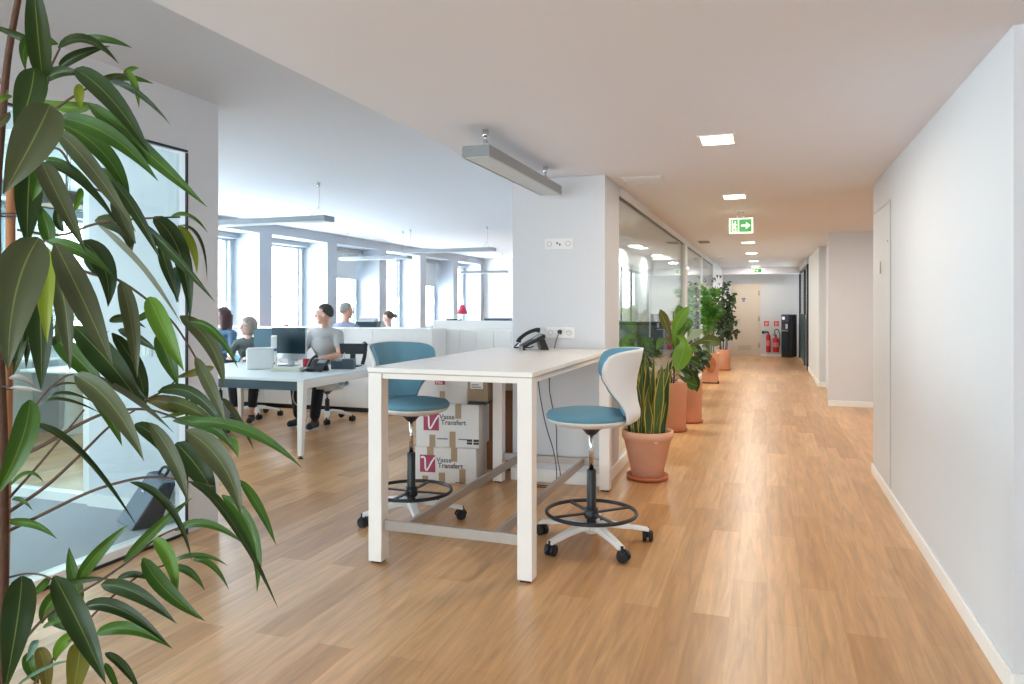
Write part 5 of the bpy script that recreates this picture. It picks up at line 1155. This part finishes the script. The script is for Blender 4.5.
# --- fiddle-leaf fig
def planter(t, w, h, m, round_=False, feet=True):
    b = MB()
    if round_: b.lathe([(0, .02), (w * .44, .02), (w * .46, .03), (w * .5, h - .01), (w * .5, h), (w * .45, h), (w * .44, h - .05), (0, h - .06)], 40)
    else:
        a, c = w * .46, w * .5
        b.hexa([(-a, -a, .02), (a, -a, .02), (a, a, .02), (-a, a, .02), (-c, -c, h - .045), (c, -c, h - .045), (c, c, h - .045), (-c, c, h - .045)])
        for (x0, x1, y0, y1) in ((-c, c, -c, -c + .025), (-c, c, c - .025, c), (-c, -c + .025, -c, c), (c - .025, c, -c, c)): b.box(x0, x1, y0, y1, h - .045, h)
    obj('planter_pot', b, m, t, bevel=.006)
    b = MB()
    if round_: b.lathe([(0, 0), (w * .5, 0), (w * .54, .03), (w * .5, .03), (w * .46, .015)], 36); obj('saucer', b, TERRAD, t)
    else: b.box(-w * .44, w * .44, -w * .44, w * .44, 0, .022); b.box(w * .40, w * .50, -w * .5, -w * .38, 0, .05); obj('plinth', b, BLACK, t)
    b = MB(); b.box(-w * .42, w * .42, -w * .42, w * .42, h - .055, h - .044) if not round_ else b.lathe([(0, h - .045), (w * .44, h - .05)], 28, cap=False); obj('soil', b, SOIL, t)
t = thing('fiddle_leaf_fig', 'fiddle-leaf fig with large bright leaves in an orange terracotta pot behind the snake plant', 'plant', (-1.02, 8.62, 0))
planter(t, .30, .56, TERRA2, True)
b = MB(); b.tube(smoothpath([(0, 0, .5), (.01, 0, .8), (-.01, .01, 1.1), (.0, 0, 1.38)], 5), .011, 10, .006); obj('trunk', b, BARK, t)
b = MB(); bt = MB(); org = Vector((-1.02, 8.62, 0))
def fidp(q): return max(.03, min(1., (1.25 * q ** .8 if q < .55 else 1.) * (1 - max(0, (q - .72) / .28) ** 2.2) ** .5 * (.82 + .18 * math.cos((q - .75) * 9))))
FIG = [(678, 352, 675, 330, 690, 306, 13, B_), (676, 348, 668, 330, 660, 309, 11, '5a5a2a'), (677, 340, 681, 322, 678, 305, 12, M_), (676, 336, 684, 345, 676, 372, 20, B_), (672, 345, 663, 340, 656, 350, 9, '4d6a30'), (686, 352, 703, 341, 721, 344, 13, '54602a'),
       (680, 350, 690, 338, 703, 330, 9, 'a3b59a'), (676, 365, 684, 372, 694, 378, 13, D_), (672, 368, 664, 372, 656, 382, 12, D_), (678, 374, 688, 382, 698, 386, 12, M_), (672, 360, 668, 374, 668, 388, 11, D_), (680, 362, 690, 360, 700, 366, 11, D_), (678, 355, 688, 350, 698, 352, 9, M_), (674, 350, 684, 331, 688, 318, 12, M_), (674, 374, 666, 380, 664, 392, 12, M_), (682, 368, 692, 373, 697, 392, 10, D_), (676, 330, 686, 322, 692, 326, 7, M_)]
rn = random.Random(3)
for (ax, ay, mx, my, ex, ey, w, col) in FIG:
    d0 = 8.45; dd = rn.uniform(-.16, .16); p0 = at(ax, ay, d0) - org; pm = at(mx, my, d0 + dd * .5) - org; p2 = at(ex, ey, d0 + dd) - org
    leaf(b, bez(p0, pm, p2, 12), w / FPX * d0 * .95, (.3, -1, .3), rn.uniform(-.4, .4), tint(col), fold=.2, prof=fidp, wave=.12)
    bt.tube([(0, 0, p0.z - .03), tuple(p0)], .005, 6)
clampx(b, -.17); obj('foliage', b, LF2, t); obj('leaf_stalk', bt, GTWIG, t)
# dark bushy plant behind it
def bush(t, n, zc, rad, size, cols, prof=None, seed=1, m=None, nrmz=.5):
    rn = random.Random(seed); b = MB()
    for k in range(n):
        while True:
            q = Vector((rn.uniform(-1, 1), rn.uniform(-1, 1), rn.uniform(-1, 1)))
            if .3 < q.length < 1: break
        p0 = Vector((q.x * rad[0], q.y * rad[1], zc + q.z * rad[2])); d = Vector((q.x + rn.uniform(-.5, .5), q.y + rn.uniform(-.5, .5), rn.uniform(-.5, .35))).normalized()
        L = size * rn.uniform(.7, 1.2); p2 = p0 + d * L + Vector((0, 0, -.25 * L)); pm = p0 + d * L * .55 + Vector((0, 0, .06 * L))
        leaf(b, bez(p0, pm, p2, 6), L * .48, (rn.uniform(-.5, .5), -.7, nrmz), rn.uniform(-.5, .5), tint(rn.choice(cols), .2), fold=.2, prof=prof)
    return obj('foliage', b, m or LF2, t)
t = thing('bushy_plant', 'small dark bushy plant in a slim terracotta pot close behind the fiddle-leaf fig', 'plant', (-.90, 9.32, 0))
planter(t, .30, .52, TERRA2, True)
b = MB(); [b.tube(smoothpath([(x * .3, y * .3, .47), (x * .6, y * .6, .7), (x, y, .95)], 4), .006, 7) for x, y in ((-.08, .02), (.06, .05), (0, -.06), (.03, 0))]; obj('stem', b, TWIG, t)
bush(t, 90, .82, (.17, .17, .25), .12, (D_, '36482c', '2f4428'), seed=4)
# --- palm
t = thing('lady_palm', 'leafy green palm with fan leaves in a tall square terracotta planter', 'plant', (-1.0, 14.15, 0), .06)
planter(t, .32, .56, TERRA2)
b = MB(); M = face_M((-.10, -.1605, .20), (1, 0, 0), (0, 0, 1)); b.prism([(.02 + .085 + .095 * math.cos(a) * (1 + .1 * math.sin(3 * a)), .15 + .16 * math.sin(a) * (1 + .08 * math.cos(2 * a + 1))) for a in [2 * PI * i / 24 for i in range(24)]], M, .002)
b.v = [(x, y + (-.012 * (z - .02) / .5), z) for x, y, z in b.v]; obj('rust_stain', b, mat('rust_patch', 'a9683f', .85, var=.2), t)
rn = random.Random(11); bc = MB(); bf = MB()
for k in range(9):
    a = rn.uniform(0, 2 * PI); r = rn.uniform(.02, .11); h = rn.uniform(1.1, 1.95); top = Vector((r * 1.1 * math.cos(a), r * 1.1 * math.sin(a), .52 + h * .62))
    bc.tube(smoothpath([(r * math.cos(a), r * math.sin(a), .5), tuple(lerp((r * math.cos(a), r * math.sin(a), .5), top, .5)), tuple(top)], 4), .009, 7)
    for j in range(7):
        aa = rn.uniform(0, 2 * PI); z = top.z * rn.uniform(.66, 1.0); el_ = rn.uniform(.6, 1.4); L = rn.uniform(.06, .15)
        st0 = Vector((top.x, top.y, z)); d = Vector((math.cos(aa) * math.cos(el_), math.sin(aa) * math.cos(el_), math.sin(el_))); hub = st0 + d * L
        bc.tube([st0, lerp(st0, hub, .6) + Vector((0, 0, .02)), hub], .003, 5)
        sd = d.cross(Vector((0, 0, 1))).normalized(); up = sd.cross(d)
        for q in range(9):
            f = (q - 4) / 4 * 1.35; dr = (d * math.cos(f) + sd * math.sin(f)).normalized(); LL = rn.uniform(.17, .25) * (1 - .2 * abs(f) / 1.35)
            leaf(bf, bez(hub, hub + dr * LL * .5 + up * .02, hub + dr * LL - Vector((0, 0, .03 + .02 * rn.random())), 5), .030, up, 0, tint(rn.choice((M_, B_, '3f7a34', '4f8a3a')), .2), fold=.3)
clampx(bc, -.18); clampx(bf, -.18); obj('cane', bc, GTWIG, t); obj('fan_leaves', bf, LPALM, t)
# --- slender shrub by the door
t = thing('slender_shrub', 'tall slender dark-leaved shrub with bare stems, last pot before the end door', 'plant', (-.92, 17.05, 0))
planter(t, .30, .46, TERRA2, True)
b = MB(); rn = random.Random(21); tops = []
for k in range(8):
    a = 2 * PI * k / 8; r = .07; tp = Vector((.17 * math.cos(a) * rn.uniform(.4, 1), .17 * math.sin(a), rn.uniform(.9, 1.8))); tops.append(tp)
    b.tube(smoothpath([(r * math.cos(a), r * math.sin(a), .40), (r * 1.3 * math.cos(a), r * 1.3 * math.sin(a), .75), tuple(tp)], 5), .009, 7, .004)
b.tube(smoothpath([(-.05, 0, .42), (-.06, 0, 1.1), (-.02, 0, 1.95)], 5), .012, 8, .005)
obj('stem', b, TWIG, t)
b = MB(); cl = [(p.x, p.y, p.z, .13) for p in tops] + [(-.10, 0, 1.85, .17), (-.04, .0, 1.68, .17), (-.12, 0, 1.5, .15), (.0, 0, 1.42, .14), (-.10, 0, 1.28, .13), (.10, -.05, 1.05, .13), (.05, 0, 1.2, .12), (-.12, 0, 1.0, .12), (.14, 0, .82, .11), (.02, -.1, .9, .10), (-.1, -.05, .8, .10)]
for (x, y, z, r) in cl:
    for k in range(24):
        q = Vector((rn.gauss(0, .5), rn.gauss(0, .5), rn.gauss(0, .5))); p0 = Vector((x, y, z)) + q * r; d = (q + Vector((0, -.2, -.2))).normalized(); L = rn.uniform(.10, .16)
        leaf(b, bez(p0, p0 + d * L * .5 + Vector((0, 0, .01)), p0 + d * L - Vector((0, 0, .015)), 4), L * .62, (rn.uniform(-.6, .6), -.7, .5), rn.uniform(-.6, .6), tint(rn.choice(('2f3f26', '3a4d2c', '43552f', '2a3624')), .2), fold=.15, prof=fidp)
clampx(b, -.24); obj('foliage', b, LF2, t)
# --- plant added behind the glass for the green reflected in it
t = thing('bushy_plant', 'green bushy plant seen through the corridor glass near the column', 'plant', (-1.72, 10.3, 0))
planter(t, .30, .45, mat('grey_planter', '8d9290', .7), True)
b = MB(); [b.tube([(x, y, .4), (x * 1.6, y * 1.6, .8)], .007, 7) for x, y in ((-.05, 0), (.05, .03), (0, -.05))]; obj('stem', b, TWIG, t)
bush(t, 110, .82, (.26, .22, .22), .16, (D_, M_, '3d6a3a'), seed=9)
# ================================================================== CAMERA, DAYLIGHT
cam = bpy.data.cameras.new('camera'); cam.sensor_width = 36; cam.lens = FPX * 36 / 1024; cam.shift_y = -(342 - HY) / 1024; cam.clip_start = .05
co = bpy.data.objects.new('camera', cam); C.objects.link(co); co.location = (0, 0, EYE); co.rotation_euler = (PI / 2, 0, TH); bpy.context.scene.camera = co
w = bpy.data.worlds.new('overcast_sky'); bpy.context.scene.world = w; w.use_nodes = True
bg = w.node_tree.nodes['Background']; bg.inputs[0].default_value = SKYC + (1,); bg.inputs[1].default_value = SKYS
def portal(loc, sx, sy, rot):
    o = area('sky_portal', loc, sx, sy, 1, (1, 1, 1), rot); o.data.cycles.is_portal = True
for k in range(-7, 5):
    y0 = PY0 + PITCH * k + PIERW; y1 = PY0 + PITCH * (k + 1)
    portal((XW - .60, (y0 + y1) / 2, 1.72), y1 - y0, 1.8, (PI / 2, 0, -PI / 2))
portal((-5.575, 19.98, 1.35), .75, 1.3, (-PI / 2, 0, 0))
portal((-1.7, YB - .17, 1.45), 3.8, 1.7, (PI / 2, 0, 0))
sc = bpy.context.scene
sc.view_settings.view_transform = 'Standard'; sc.view_settings.look = 'None'; sc.view_settings.gamma = 1; sc.view_settings.use_curve_mapping = False
sc.view_settings.exposure = EXPO
sc.cycles.use_denoising = True; sc.cycles.max_bounces = 10; sc.cycles.diffuse_bounces = 6; sc.cycles.glossy_bounces = 4; sc.cycles.transparent_max_bounces = 12
sc.cycles.sample_clamp_indirect = 6; sc.cycles.caustics_reflective = False; sc.cycles.caustics_refractive = False
